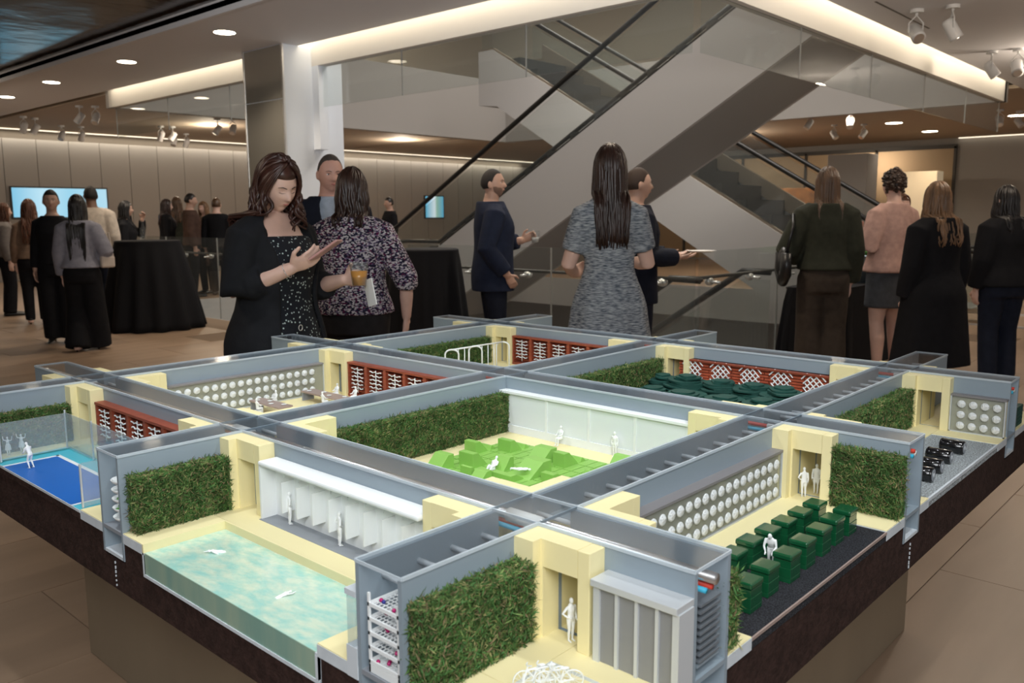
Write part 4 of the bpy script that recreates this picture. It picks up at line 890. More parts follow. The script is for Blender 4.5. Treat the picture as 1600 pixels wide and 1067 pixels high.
fabric('tweed', (.075, .095, .125), (.44, .47, .50), 60, stretch=(.5, .5, 3.2)); fabric('print_top', (.016, .016, .035), (.40, .36, .38), 26, bump=.2)
mat('hair_darkbrown', (.030, .014, .010), .38, var=.35, scale=30, stretch=(1, 1, .15)); mat('hair_redbrown', (.045, .017, .012), .38, var=.35, scale=30, stretch=(1, 1, .15)); mat('hair_brown', (.045, .024, .015), .4, var=.3, scale=30, stretch=(1, 1, .15)); mat('hair_auburn', (.10, .035, .015), .4, var=.3, scale=30, stretch=(1, 1, .15))
mat('hair_black', (.010, .008, .008), .38); mat('hair_blonde', (.20, .11, .055), .4, var=.4, scale=25, stretch=(1, 1, .12)); mat('hair_lightbrown', (.11, .060, .032), .4, var=.35, scale=25, stretch=(1, 1, .12)); mat('hair_grey', (.05, .04, .035), .75); mat('hair_black_matte', (.014, .011, .010), .75); mat('hair_brown_matte', (.035, .02, .014), .75)
mat('lip', (.42, .14, .12), .4); mat('lip_dark', (.30, .13, .10), .4); mat('eye_white', (.75, .72, .70), .2); mat('iris', (.03, .018, .012), .15); mat('brow', (.035, .02, .014), .6); mat('shoe_black', (.01, .01, .01), .35); mat('beard', (.20, .12, .09), .8)
# tiny white dots for the dress
def dots_mat():
    m = mat('dot_dress', (.011, .013, .018), .8, spec=.2); nt = m.node_tree; b = nt.nodes['Principled BSDF']; tc = nt.nodes.new('ShaderNodeTexCoord'); v = nt.nodes.new('ShaderNodeTexVoronoi'); v.inputs['Scale'].default_value = 62
    lt = nt.nodes.new('ShaderNodeMath'); lt.operation = 'LESS_THAN'; lt.inputs[1].default_value = .22; mx = nt.nodes.new('ShaderNodeMix'); mx.data_type = 'RGBA'
    mx.inputs[6].default_value = (.011, .013, .018, 1); mx.inputs[7].default_value = (.50, .60, .58, 1)
    nt.links.new(tc.outputs['Object'], v.inputs[0]); nt.links.new(v.outputs['Distance'], lt.inputs[0]); nt.links.new(lt.outputs[0], mx.inputs[0]); nt.links.new(mx.outputs[2], b.inputs['Base Color'])
dots_mat()
def print_mat():      # woven look of pale, magenta and dark flecks
    m = M['print_top']; nt = m.node_tree; b = nt.nodes['Principled BSDF']; tc = nt.nodes.new('ShaderNodeTexCoord'); mp = nt.nodes.new('ShaderNodeMapping'); mp.inputs['Rotation'].default_value = (0, .6, .3); mp.inputs['Scale'].default_value = (1, 1, 1.8)
    v = nt.nodes.new('ShaderNodeTexVoronoi'); v.inputs['Scale'].default_value = 100; r = nt.nodes.new('ShaderNodeValToRGB'); r.color_ramp.interpolation = 'CONSTANT'
    cols = [(0, (.012, .012, .03)), (.26, (.48, .44, .47)), (.44, (.12, .012, .06)), (.54, (.02, .02, .05)), (.66, (.60, .57, .60)), (.82, (.20, .15, .26)), (.92, (.02, .015, .03))]
    while len(r.color_ramp.elements) < len(cols): r.color_ramp.elements.new(.5)
    for i, (p, c) in enumerate(cols): r.color_ramp.elements[i].position = p; r.color_ramp.elements[i].color = (*c, 1)
    sp = nt.nodes.new('ShaderNodeSeparateColor'); nt.links.new(tc.outputs['Object'], mp.inputs[0]); nt.links.new(mp.outputs[0], v.inputs[0]); nt.links.new(v.outputs['Color'], sp.inputs[0]); nt.links.new(sp.outputs[0], r.inputs[0]); nt.links.new(r.outputs[0], b.inputs['Base Color'])
print_mat()
def add_hand(m, w, d, nrm, side, k, curl=.5, thumb=.6):
    w, d, nrm = Vector(w), Vector(d).normalized(), Vector(nrm).normalized(); sd = d.cross(nrm).normalized() * side
    m.tube([w - d * .012 * k, w + d * .02 * k, w + d * .05 * k, w + d * .085 * k], [.024 * k, .030 * k, .037 * k, .036 * k], 10, flat=.45, up=tuple(nrm))
    for q, (o, ln) in enumerate(((.028, .070), (.0095, .080), (-.0095, .075), (-.027, .058))):
        p = w + d * .080 * k + sd * o * k; pts = [p]; a = curl * .55
        for s_ in range(3):
            p = p + (d * math.cos(a) + nrm * math.sin(a)) * ln * k * (.42, .32, .26)[s_]; pts.append(p); a += curl * .85
        m.tube(pts, [.0100 * k, .0095 * k, .0085 * k, .0072 * k], 8, round_caps=True)
    p = w + d * .025 * k + sd * .028 * k; q = p + (sd * .8 + d * .7 + nrm * .25 * thumb).normalized() * .04 * k; r = q + (d * .9 + sd * .2 + nrm * thumb * .7).normalized() * .032 * k
    m.tube([p, q, r], [.0125 * k, .0105 * k, .0085 * k], 8, round_caps=True)
class Person:
    def __init__(s, label, pos, face, H, sex='f', bw=1.0, vox=.007, skin='fair', head=(0, 0, 0), lean=0.0, arms=None, legs=None, root=None, zoff=0.0, name='person', cat='person', group=None):
        s.H, s.sex, s.vox, s.k = H, sex, vox, H / 1.70; s.skin = SKIN[skin] if skin in SKIN else M[skin]
        s.tab = [(z, hw * bw, hd * (bw ** .9), yo) for z, hw, hd, yo in TOR[sex]]; s.lean = lean; s.hd = head
        s.T = Matrix.Translation((pos[0], pos[1], zoff)) @ Matrix.Rotation(math.radians(face) - PI / 2, 4, 'Z')
        s.root = thing(name, label, cat, (pos[0], pos[1], zoff), group)
        sh = .106 if sex == 'm' else .090; sh *= bw ** .8; s.sh = sh
        s.arms = {}
        for key, sg in (('R', 1), ('L', -1)):
            a = (arms or {}).get(key, None)
            if a is None: a = dict(e=(sg * (sh + .030), -.012, .63), w=(sg * (sh + .032), .022, .485), d=(0, .06, -1), n=(-sg, .1, 0), curl=.45)
            s.arms[key] = dict(a, s=(sg * sh, -.005, .783), sg=sg)
        hp = .052 * bw ** .5
        s.legs = legs or {'R': [(hp, -.004, .50), (hp + .002, .010, .275), (hp, -.014, .045)], 'L': [(-hp, -.004, .50), (-hp - .002, .004, .275), (-hp, -.014, .045)]}
        s.hc = Vector((0, .008, .930)) * H; s.piv = Vector((0, -.012, .862)) * H
        s.Rh = Matrix.Rotation(math.radians(-head[0]), 3, 'Z') @ Matrix.Rotation(math.radians(head[1]), 3, 'X') @ Matrix.Rotation(math.radians(head[2]), 3, 'Y')
    def warp(s, p):
        if not s.lean: return p
        z0 = .52 * s.H; t = sm((p.z - .48 * s.H) / (.14 * s.H)); a = -s.lean * t; y, z = p.y, p.z - z0
        return Vector((p.x, y * math.cos(a) - z * math.sin(a), z0 + y * math.sin(a) + z * math.cos(a)))
    def headw(s, v): return s.piv + s.Rh @ (s.hc + v - s.piv)       # head-local metres -> person local
    def P(s, p): return Vector(p) * s.H
    def fin(s, m, name, mt, remesh=None, smooth_it=3, parent=None):
        V = [s.T @ s.warp(Vector(p)) for p in m.V]; m.V = [tuple(v) for v in V]
        o = m.build(name, mt, parent or s.root, smooth=True)
        if remesh:
            r = o.modifiers.new('remesh', 'REMESH'); r.mode = 'VOXEL'; r.voxel_size = remesh; r.use_smooth_shade = True
            q = o.modifiers.new('smooth', 'SMOOTH'); q.factor = .5; q.iterations = smooth_it
        return o
    def arm_pts(s, key, f=1.0):
        a = s.arms[key]; A0, E, W_ = s.P(a['s']), s.P(a['e']), s.P(a['w'])
        l1, l2 = (E - A0).length, (W_ - E).length; tot = (l1 + l2) * f; pts = [A0, A0.lerp(E, .5), E] if tot >= l1 else [A0, A0.lerp(E, .5 * tot / l1), A0.lerp(E, tot / l1)]
        if tot > l1: g = (tot - l1) / l2; pts += [E.lerp(W_, g * .5), E.lerp(W_, g)]
        return pts
    def add_torso(s, m, z0, z1, off, gap0=0.0, gap1=0.0, n=36, th=.016, steps=14, hem=0.0, fold=0.0):
        rings = []
        for q in range(steps + 1):
            z = z0 + (z1 - z0) * q / steps; hw, hd, yo = torso_at(s.tab, z); f = 1 - q / steps; hh = hem * f * f
            g = gap0 + (gap1 - gap0) * (q / steps) ** 3
            ring = ringpts((hw + off + hh) * s.H, (hd + off + hh * .8) * s.H, yo * s.H, z * s.H, n, g, th)
            if fold: ring = [(x * (1 + fold * f * math.sin(9 * math.atan2(y, x) + 1.3)), y * (1 + fold * f * math.sin(9 * math.atan2(y, x) + 1.3)), zz) for x, y, zz in ring]
            rings.append(ring)
        m.loft(rings)
    def body(s, legs=True, tz=(.48, .845), hands=True, fine=True):
        m = MB(); H = s.H; k = s.k; r = .92 if s.sex == 'f' else 1.05
        s.add_torso(m, tz[0], tz[1], -.008)
        m.tube([s.P((0, -.012, .825)), s.P((0, -.008, .86)), s.headw(Vector((0, -.012, -.07)) * k), s.headw(Vector((0, -.006, -.02)) * k)], [.042 * H * r, .034 * H * r, .034 * H * r, .036 * H * r], 16)
        nu, nv = 56, 44; rings = []
        for a in range(nv + 1):
            th = PI * (.015 + .97 * a / nv) - PI / 2; ring = []
            for b in range(nu):
                ph = 2 * PI * b / nu; ring.append(tuple(s.headw(headpt((math.cos(th) * math.cos(ph), math.cos(th) * math.sin(ph), math.sin(th)), k, 1.0 if s.sex == 'f' else .7))))
            rings.append(ring)
        m.loft(rings)
        for sg in (-1, 1): m.ell(tuple(s.headw(Vector((sg * .077, -.008, -.012)) * k)), (.010 * k, .020 * k, .030 * k), Matrix.Rotation(sg * .3, 3, 'Z'))
        for key in 'RL':
            a = s.arms[key]; p = s.arm_pts(key)
            m.tube(p, [.033 * H * r, .030 * H * r, .0255 * H * r, .0245 * H * r, .0175 * H * r], 14, round_caps=True)
            if hands: add_hand(m, s.P(a['w']), a['d'], a['n'], a['sg'] * a.get('flip', 1), k, a.get('curl', .5), a.get('thumb', .6))
        if legs:
            for key in 'RL':
                h_, kn, an = [s.P(q) for q in s.legs[key]]; 
                m.tube([h_, h_.lerp(kn, .5), kn, kn.lerp(an, .35) + Vector((0, -.006 * H, 0)), an], [.058 * H, .050 * H, .034 * H, .034 * H, .021 * H], 14, round_caps=True)
                m.tube([an + Vector((0, -.018 * H, -.022 * H)), an + Vector((0, .035 * H, -.022 * H)), an + Vector((0, .085 * H, -.030 * H))], [.022 * H, .024 * H, .016 * H], 12, flat=.75, round_caps=True)
        return s.fin(m, 'body', s.skin, s.vox, 1)
    def top(s, mt, z0, z1=.838, off=.008, sleeve=.96, name='top', gap=(0, 0), hem=0.0, sl_r=1.0, cuff=None, fold=0.0, th=.018):
        m = MB(); s.add_torso(m, z0, z1, off, gap[0], gap[1], hem=hem, fold=fold, th=th); H = s.H; r = (.95 if s.sex == 'f' else 1.08) * sl_r
        if sleeve:
            for key in 'RL':
                p = s.arm_pts(key, sleeve); a0 = p[0]; p = [a0 + Vector((-s.arms[key]['sg'] * .034 * H, 0, .016 * H))] + p
                R_ = [.030, .035, .032, .029, .027, .023][:len(p)]; m.tube(p, [(q + off * .7) * H * r for q in R_], 16)
        return s.fin(m, name, mt, max(s.vox * 1.15, .0105) if gap == (0, 0) else max(s.vox, .0085), 4)
    def trousers(s, mt, waist=.60, wide=0.0, name='trousers', hemz=.03):
        m = MB(); s.add_torso(m, .445, waist, .004); H = s.H
        for key in 'RL':
            h_, kn, an = [s.P(q) for q in s.legs[key]]; e = an + (an - kn).normalized() * (an.z / H - hemz) * H * .9
            m.tube([h_ + Vector((0, 0, .02 * H)), h_, h_.lerp(kn, .5), kn, kn.lerp(e, .5), e], [.062 * H, .064 * H, (.056 + wide * .2) * H, (.044 + wide * .5) * H, (.040 + wide * .8) * H, (.036 + wide) * H], 18)
        return s.fin(m, name, mt, max(s.vox * 1.3, .014), 4)
    def skirt(s, mt, z0, z1, flare, name='skirt', fold=.03, nf=9, off=.008):
        m = MB(); rings = []; n = 54; st = 16
        for q in range(st + 1):
            z = z0 + (z1 - z0) * q / st; f = 1 - q / st; hw, hd, yo = torso_at(s.tab, max(z, .47)); w_ = (hw + off + flare * f) * s.H; d_ = (hd + off + flare * .8 * f) * s.H; ring = []
            for a in np.linspace(0, 2 * PI, n, endpoint=False):
                g = 1 + fold * f * math.sin(nf * a + .7) ; ring.append((w_ * g * math.cos(a), yo * s.H + d_ * g * math.sin(a), z * s.H))
            rings.append(ring)
        m.loft(rings); return s.fin(m, name, mt, max(s.vox * 1.2, .010), 2)
    def shoes(s, mt, heel=False):
        H = s.H
        for key in 'RL':
            h_, kn, an = [s.P(q) for q in s.legs[key]]; m = MB(); b = an + Vector((0, 0, -an.z + .020 * H)) if an.z < .08 * H else an + Vector((0, 0, -.025 * H))
            if heel:
                m.tube([b + Vector((0, -.022 * H, .018 * H)), b + Vector((0, .03 * H, .006 * H)), b + Vector((0, .095 * H, -.008 * H))], [.020 * H, .023 * H, .011 * H], 12, flat=.6, round_caps=True)
                m.tube([b + Vector((0, -.026 * H, .012 * H)), b + Vector((0, -.028 * H, -.020 * H))], [.010 * H, .004 * H], 8)
            else: m.tube([b + Vector((0, -.030 * H, -.002 * H)), b + Vector((0, .035 * H, -.002 * H)), b + Vector((0, .105 * H, -.007 * H))], [.026 * H, .028 * H, .018 * H], 14, flat=.65, round_caps=True)
            s.fin(m, 'shoe', mt)
    def hair(s, mt, style='long', zend=.70, n=64, wave=.012, amax=125, vol=1.07, thick=.011, seed=1, hairline=.42, fall=0.0, part=0.0):
        k = s.k; rs = random.Random(seed); m = MB(); nu, nv = 48, 36; rings = []
        for a in range(nv + 1):
            th = PI * (.015 + .97 * a / nv) - PI / 2; ring = []
            for b in range(nu):
                ph = 2 * PI * b / nu; d = (math.cos(th) * math.cos(ph), math.cos(th) * math.sin(ph), math.sin(th))
                fr = d[1]; hl = hairline * sm((fr + .1) / .7) + (-.42 if style != 'short' else -.36) * sm((-fr + .45) / .6) + .02
                if style == 'short' and abs(d[0]) > .8 and fr > -.15: hl = max(hl, .05)
                w_ = sm((d[2] - hl) / (.10 if style != 'short' else .22) + .5); base = headpt(d, k); f = .90 + (vol - .90) * w_
                f += w_ * .008 * math.sin(9 * ph + 5 * th) * (1 if style != 'short' else .6)
                base.y -= w_ * .004 * k; ring.append(tuple(s.headw(base * f)))
            rings.append(ring)
        m.loft(rings)
        if style == 'curly':
            for q in range(360):
                d = Vector((rs.gauss(0, 1), rs.gauss(-.25, 1), rs.gauss(.55, .8))).normalized()
                if (d.y > .35 and d.z < .55) or d.z < -.45 or (d.y > .05 and d.z < .0): continue
                c = s.headw(headpt(tuple(d), k) * rs.uniform(1.08, 1.20)); rr_ = rs.uniform(.010, .018) * k; m.ell(tuple(c), (rr_, rr_ * rs.uniform(.7, 1), rr_ * rs.uniform(.6, 1)), Matrix.Rotation(rs.uniform(0, 3), 3, 'Z') @ Matrix.Rotation(rs.uniform(0, 3), 3, 'X'), 8, 5)
        if style in ('long', 'bob'):
            for q in range(n):
                az = math.radians(-amax + 2 * amax * (q + .5) / n + rs.uniform(-3, 3)); sg = 1 if az > 0 else -1
                d1 = Vector((math.sin(az) * .98, -math.cos(az) * .98, -.15 + rs.uniform(-.1, .1))).normalized()
                yp = .55 if abs(az) > 1.5 else rs.uniform(-.3, .5); d0 = Vector((sg * .05 + part, yp, 1.0)).normalized(); pts = []
                lift = 1.0 + (vol - 1.0) * (1 + rs.uniform(-.15, .5))
                for t in np.linspace(.04, 1, 7):
                    d = (d0 * (1 - t) + d1 * t).normalized(); pts.append(s.headw(headpt(tuple(d), k) * lift * (1 + .02 * t)))
                ze = (zend + rs.uniform(-.02, .012) + fall * abs(az) / math.radians(amax)) * s.H; p = pts[-1].copy(); nseg = 9; ph = rs.uniform(0, 6.28); out = Vector((math.sin(az), -math.cos(az), 0)); out = s.Rh @ out; out.z = 0
                for g in range(1, nseg + 1):
                    f = g / nseg; z = p.z + (ze - p.z) * f; c = p + out * (.008 * k * math.sin(f * 3.0))
                    hw, hd, yo = torso_at(s.tab, min(.845, max(.5, z / s.H))); x, y = c.x * (1 - .12 * f), c.y
                    if z < .84 * s.H:
                        if out.y < .25: y = min(y, (yo - hd - .012) * s.H)
                        else: y = max(y, (yo + hd + .012) * s.H * sm((.84 * s.H - z) / (.05 * s.H)) + y * (1 - sm((.84 * s.H - z) / (.05 * s.H))))
                    w2 = wave * k * (.3 + f); pts.append(Vector((x + w2 * math.sin(f * 7 + ph), y + w2 * .6 * math.cos(f * 6.3 + ph * 1.7), z)))
                R_ = [thick * k * .7] * 6 + [thick * k] + [thick * k * (1 - .65 * (g / nseg) ** 2) for g in range(1, nseg + 1)]
                m.tube(pts, R_, 6, flat=.75)
        return s.fin(m, 'hair', mt)
    def beard(s, mt):
        m = MB(); nu, nv = 48, 36; rings = []
        for a in range(nv + 1):
            th = PI * (.015 + .97 * a / nv) - PI / 2; ring = []
            for b in range(nu):
                ph = 2 * PI * b / nu; d = (math.cos(th) * math.cos(ph), math.cos(th) * math.sin(ph), math.sin(th))
                w_ = sm((d[1] + .1) / .3) * sm((-.34 - d[2] + .25 * abs(d[0])) / .16) * (1 - .9 * math.exp(-(d[0] / .2) ** 2 - ((d[2] + .50) / .06) ** 2))
                ring.append(tuple(s.headw(headpt(d, k_ := s.k, .7) * (.93 + .080 * w_))))
            rings.append(ring)
        m.loft(rings); return s.fin(m, 'beard', mt)
    def face(s, gaze_down=False, lip='lip', brow='brow'):
        k = s.k
        def on(dx, dz, off=0.0):
            dy = math.sqrt(max(.05, 1 - dx * dx - dz * dz)); p = headpt((dx, dy, dz), k); p.y += off * k; return p
        def strip(name, pts, rad, mt, flat=.5):
            m = MB(); m.tube([s.headw(p) for p in pts], rad, 8, flat=flat); return s.fin(m, name, M[mt])
        for sg in (-1, 1):
            c = on(sg * .37, .015, -.004); m = MB(); m.ell(tuple(s.headw(c)), (.0135 * k, .008 * k, (.0035 if gaze_down else .0062) * k), s.Rh, 12, 8)
            e = s.fin(m, 'eye', M['skin_fair' if gaze_down else 'eye_white'])
            if not gaze_down: m = MB(); q = c.copy(); q.y += .0058 * k; m.ell(tuple(s.headw(q)), (.0056 * k, .0028 * k, .0056 * k), s.Rh, 10, 6); s.fin(m, 'iris', M['iris'], parent=e)
            lz = -.020 if gaze_down else .055
            strip('eyelashes', [on(sg * (.20), lz, .002), on(sg * .37, lz - (.02 if gaze_down else -.015), .004), on(sg * .53, lz, .001)], [.0010 * k, .0020 * k, .0012 * k], 'iris')
            strip('eyebrow', [on(sg * .16, .165, .001), on(sg * .38, .215, .0015), on(sg * .60, .165, .001)], [.0028 * k, .0032 * k, .0014 * k], brow)
        strip('lips', [on(-.22, -.50, -.001), on(-.10, -.485, .0012), on(0, -.49, .0012), on(.10, -.485, .0012), on(.22, -.50, -.001)], [.0012 * k, .0055 * k, .0062 * k, .0055 * k, .0012 * k], lip, .7)
FW = math.degrees(0.738268)           # the direction the camera looks
def suit(p, mt, trouser, z0=.43, shirt='shirt_blue', gap=(.08, .42)):
    p.body(legs=False); p.top(M[shirt], .5, .845, .004, 0, 'shirt'); p.top(M[mt], z0, .846, .016, .95, 'jacket', gap, .006); p.trousers(M[trouser])
# --- woman with the phone
p = Person('woman in black blazer and dotted dress looking down at her phone', (1.02, 2.36), FW - 116, 1.63, 'f', 1.16, .0050, 'fair', head=(14, -24, 4),
           arms={'R': dict(e=(.128, -.020, .648), w=(.062, .105, .705), d=(-.30, .85, .42), n=(-.75, -.2, .6), curl=.75, thumb=.5), 'L': dict(e=(-.150, .00, .635), w=(-.115, .135, .665), d=(.10, .95, .12), n=(.95, -.1, .1), curl=.9, thumb=.9)})
p.body(); p.face(True); p.top(M['dot_dress'], .45, .785, .006, 0, 'dress_top'); p.skirt(M['dot_dress'], .25, .62, .03, 'dress_skirt', .02)
p.top(M['blazer_black'], .455, .845, .014, .74, 'blazer', (.60, 1.0), .014, 1.2, th=.02); p.hair(M['hair_redbrown'], 'long', .812, 84, .026, 118, 1.15, .012, 3, .46, part=.02); p.shoes(M['shoe_black'])
W = p.T
def held(local): return W @ Vector(local)
t = thing('smartphone', 'smartphone in the hand of the woman in the black blazer', 'phone', tuple(held((.01, .30, 1.235)))); 
def obox(c, ax, ay, az, hx, hy, hz):
    V = []
    for sz in (-1, 1):
        for sx, sy in ((-1, -1), (1, -1), (1, 1), (-1, 1)): V.append(tuple(c + ax * hx * sx + ay * hy * sy + az * hz * sz))
    return MB().add(V, [(3, 2, 1, 0), (4, 5, 6, 7), (0, 1, 5, 4), (1, 2, 6, 5), (2, 3, 7, 6), (3, 0, 4, 7)])
Rm = W.to_3x3(); ay = (Rm @ Vector((-.25, .80, .55))).normalized(); az = (Rm @ Vector((.20, -.72, .66))); az = (az - ay * az.dot(ay)).normalized(); ax = ay.cross(az)
pc = p.T @ (p.P((.035, .195, .752)))
mat('phone_pink', (.55, .30, .28), .3); mat('phone_glass', (.02, .02, .025), .08)
obox(pc, ax, ay, az, .036, .072, .0050).build('case', M['phone_pink'], t, bevel=.003); obox(pc + az * .0048, ax, ay, az, .034, .071, .0006).build('display', M['phone_glass'], t)
cc = p.T @ p.P((-.088, .205, .652))
t = thing('drink_cup', 'clear plastic cup of amber drink held by the woman with the phone', 'cup', tuple(cc)); mat('amber', (.62, .28, .05), .15)
rg = lambda rr, zz: [(cc.x + rr * math.cos(a), cc.y + rr * math.sin(a), cc.z + zz) for a in np.linspace(0, 2 * PI, 24, endpoint=False)]
MB().loft([rg(.030, 0), rg(.041, .10), rg(.042, .102), rg(.040, .101), rg(.029, .003)]).build('cup_wall', M['cup_plastic'], t, smooth=True)
MB().loft([rg(.0285, .004), rg(.0365, .066)]).build('drink', M['amber'], t, smooth=True)
mat('paper', (.82, .82, .80), .8)
nc = p.T @ p.P((-.098, .232, .635)); n1 = (Rm @ Vector((.35, .75, .2))).normalized(); n2 = (Rm @ Vector((.0, -.15, 1))).normalized()
obox(nc, n1, (n2 - n1 * n2.dot(n1)).normalized(), n1.cross(n2).normalized(), .036, .058, .0025).build('napkin', M['paper'], lab=('white paper napkin held with the drink cup', 'napkin'))
m = MB(); bp = p.P((.062, .105, .705)) ; dv = Vector((-.30, .85, .42)).normalized(); e1 = dv.cross(Vector((0, 0, 1))).normalized(); e2 = dv.cross(e1)
m.tube([bp - dv * .02 + (e1 * math.cos(a) + e2 * math.sin(a)) * .033 for a in np.linspace(0, 2 * PI, 19)], .0016, 6); p.fin(m, 'bracelet', M['chrome'])
m = MB(); bt = p.P((.035, .105, .55)); m.tube([bt + Vector((.012 * math.cos(a), 0, .012 * math.sin(a))) for a in np.linspace(0, 2 * PI, 15)], .002, 6); p.fin(m, 'button', M['chrome'])
# --- suit man behind
p = Person('man in dark navy suit half hidden behind the woman in the printed top', (2.31, 3.74), FW + 195, 1.76, 'm', 1.0, .007, 'pink', head=(-10, -8, 0)); suit(p, 'navy_dark', 'navy_dark', shirt='shirt_blue'); p.face(); p.hair(M['hair_grey'], 'short', vol=1.035, hairline=.62); p.shoes(M['shoe_black'])
# --- printed top woman
p = Person('woman seen from behind in a purple and white printed top and charcoal trousers', (1.86, 2.92), FW - 4, 1.62, 'f', 1.13, .0085, 'fair', head=(0, -4, 0),
           arms={'R': dict(e=(.185, -.02, .63), w=(.175, .02, .50), d=(-.1, .15, -1), n=(-1, .2, 0), curl=.5)})
p.body(legs=False); p.top(M['print_top'], .515, .84, .014, .66, 'blouse', hem=.006, sl_r=1.15, fold=.02); p.trousers(M['charcoal'], .60, .018); p.hair(M['hair_darkbrown'], 'bob', .815, 60, .010, 150, 1.09, .011, 5, .42, ); p.shoes(M['shoe_black'])
# --- man in navy
p = Person('man in navy jacket with short beard holding a cup, one hand in his pocket', (4.18, 4.06), FW - 82, 1.74, 'm', 1.12, .0055, 'tan', head=(22, 4, 0),
           arms={'R': dict(e=(.150, -.05, .63), w=(.125, .05, .505), d=(-.2, .5, -.8), n=(-1, 0, 0), curl=.7), 'L': dict(e=(-.15, .01, .63), w=(-.075, .150, .660), d=(.1, .75, .35), n=(.9, .1, 0), curl=.9)})
p.body(legs=False); p.face(lip='lip_dark'); p.top(M['navy_dark'], .5, .848, .006, 0, 'shirt'); p.top(M['navy'], .425, .850, .018, .94, 'jacket', (.20, .60), .006); p.trousers(M['navy_dark']); p.hair(M['hair_black_matte'], 'short', vol=1.055, hairline=.58); p.beard(M['beard']); p.shoes(M['shoe_black'])
cc = p.T @ p.P((-.045, .212, .650)); t = thing('drink_cup', 'clear plastic cup held by the man in the navy jacket', 'cup', tuple(cc))
MB().loft([rg(.028, 0), rg(.038, .10), rg(.039, .102), rg(.037, .101), rg(.027, .003)]).build('cup_wall', M['cup_plastic'], t, smooth=True); MB().loft([rg(.0265, .004), rg(.031, .045)]).build('drink', M['paper'], t, smooth=True)
# --- grey dress
p = Person('woman seen from behind in a grey tweed dress with long dark brown hair', (2.74, 1.83), FW + 2, 1.73, 'f', .84, .0085, 'fair', head=(0, 0, 0),
           arms={'R': dict(e=(.125, .02, .635), w=(.095, .135, .635), d=(-.3, .9, .1), n=(-.8, 0, .4), curl=.7), 'L': dict(e=(-.128, .0, .635), w=(-.095, .12, .60), d=(.3, .9, .1), n=(.8, 0, .4), curl=.7)})
p.body(); p.top(M['tweed'], .56, .842, .010, .40, 'dress_top', sl_r=1.12); p.skirt(M['tweed'], .318, .63, .050, 'dress_skirt', .05, 8, .010); p.hair(M['hair_darkbrown'], 'long', .70, 70, .006, 92, 1.075, .0105, 8, .42); p.shoes(M['shoe_black'])
# --- man with plate
p = Person('man in dark suit holding a plate, mostly hidden behind the grey dress', (4.17, 2.62), FW - 80, 1.695, 'm', .98, .0075, 'tan', head=(0, 2, 0),
           arms={'R': dict(e=(.14, .0, .63), w=(.075, .155, .625), d=(-.2, .9, .0), n=(-.2, 0, 1), curl=.3), 'L': dict(e=(-.14, .01, .63), w=(-.06, .165, .632), d=(.2, .9, .0), n=(.2, 0, 1), curl=.3)})
suit(p, 'navy_dark', 'navy_dark', shirt='shirt_white'); p.face(lip='lip_dark'); p.hair(M['hair_brown_matte'], 'short', vol=1.05, hairline=.5); p.shoes(M['shoe_black'])
cc = p.T @ p.P((.015, .285, .642)); MB().loft([rg(.06, 0), rg(.11, .012), rg(.112, .014), rg(.06, .006)]).build('paper_plate', M['paper'], smooth=True, lab=('white round plate held by the man behind the grey dress', 'plate'))
# --- olive jacket
p = Person('woman in dark olive jacket and brown trousers with long straight light brown hair', (5.50, 1.78), FW - 6, 1.715, 'f', 1.0, .009, 'fair', head=(5, 0, 0),
           arms={'L': dict(e=(-.165, -.01, .63), w=(-.10, .10, .60), d=(.4, .8, 0), n=(.8, 0, .4), curl=.8)})
p.body(legs=False); p.top(M['olive_dark'], .545, .842, .022, .97, 'jacket', sl_r=1.25); p.trousers(M['brown_trouser'], .60, .028); p.hair(M['hair_lightbrown'], 'long', .725, 60, .003, 105, 1.07, .0105, 12, .42); p.shoes(M['shoe_black'])
mat('leather_black', (.010, .010, .011), .35); m = MB(); c = p.P((-.185, -.03, .60)); 
m.tube([c + Vector((0, -.10, .04)), c + Vector((0, -.09, -.12)), c + Vector((0, 0, -.17)), c + Vector((0, .09, -.12)), c + Vector((0, .10, .04))], [.05, .055, .055, .055, .05], 12, flat=.8)
m.ell(tuple(c + Vector((0, 0, -.04))), (.055, .12, .13)); m.tube([c + Vector((.0, -.09, .03)), c + Vector((.05, -.06, .24)), c + Vector((.06, .0, .33)), c + Vector((.05, .06, .24)), c + Vector((0, .09, .03))], .012, 8)
m.V = [tuple(p.T @ Vector(q)) for q in m.V]; bag = m.build('shoulder_bag', M['leather_black'], smooth=True, lab=('black leather shoulder bag hanging beside the olive jacket', 'bag'))
q = p.T @ (c + Vector((-.03, -.085, -.11))); MB().box(q.x - .012, q.x + .012, q.y - .012, q.y + .012, q.z - .014, q.z + .014).build('buckle', M['chrome'], bag)
# --- pink blazer
p = Person('woman in pale pink blazer and checked skirt with short curly hair', (6.35, 1.575), FW + 18, 1.715, 'f', 1.0, .0085, 'fair', head=(10, 0, 0),
           arms={'L': dict(e=(-.150, -.03, .64), w=(-.085, .10, .70), d=(.35, .8, .45), n=(.8, 0, .4), curl=.8), 'R': dict(e=(.14, -.02, .635), w=(.05, .125, .64), d=(-.5, .8, .1), n=(-.8, 0, .4), curl=.8)})
p.body(); p.top(M['pink_blazer'], .515, .845, .016, .95, 'blazer', sl_r=1.15, hem=.012); p.skirt(M['check_skirt'], .345, .62, .008, 'skirt', .01); p.hair(M['hair_brown'], 'curly', seed=14, vol=1.12); p.shoes(M['shoe_black'], True)
# --- blonde, black coat
p = Person('woman in long black coat with wavy blonde hair', (5.45, .965), FW + 14, 1.58, 'f', 1.06, .009, 'fair', head=(12, -6, 0))
p.body(); p.top(M['black_soft'], .5, .845, .02, .97, 'coat_top', sl_r=1.2); p.skirt(M['black_soft'], .19, .62, .05, 'coat_skirt', .03, 7, .02); p.hair(M['hair_blonde'], 'long', .735, 66, .018, 120, 1.10, .011, 17, .42); p.shoes(M['shoe_black'])
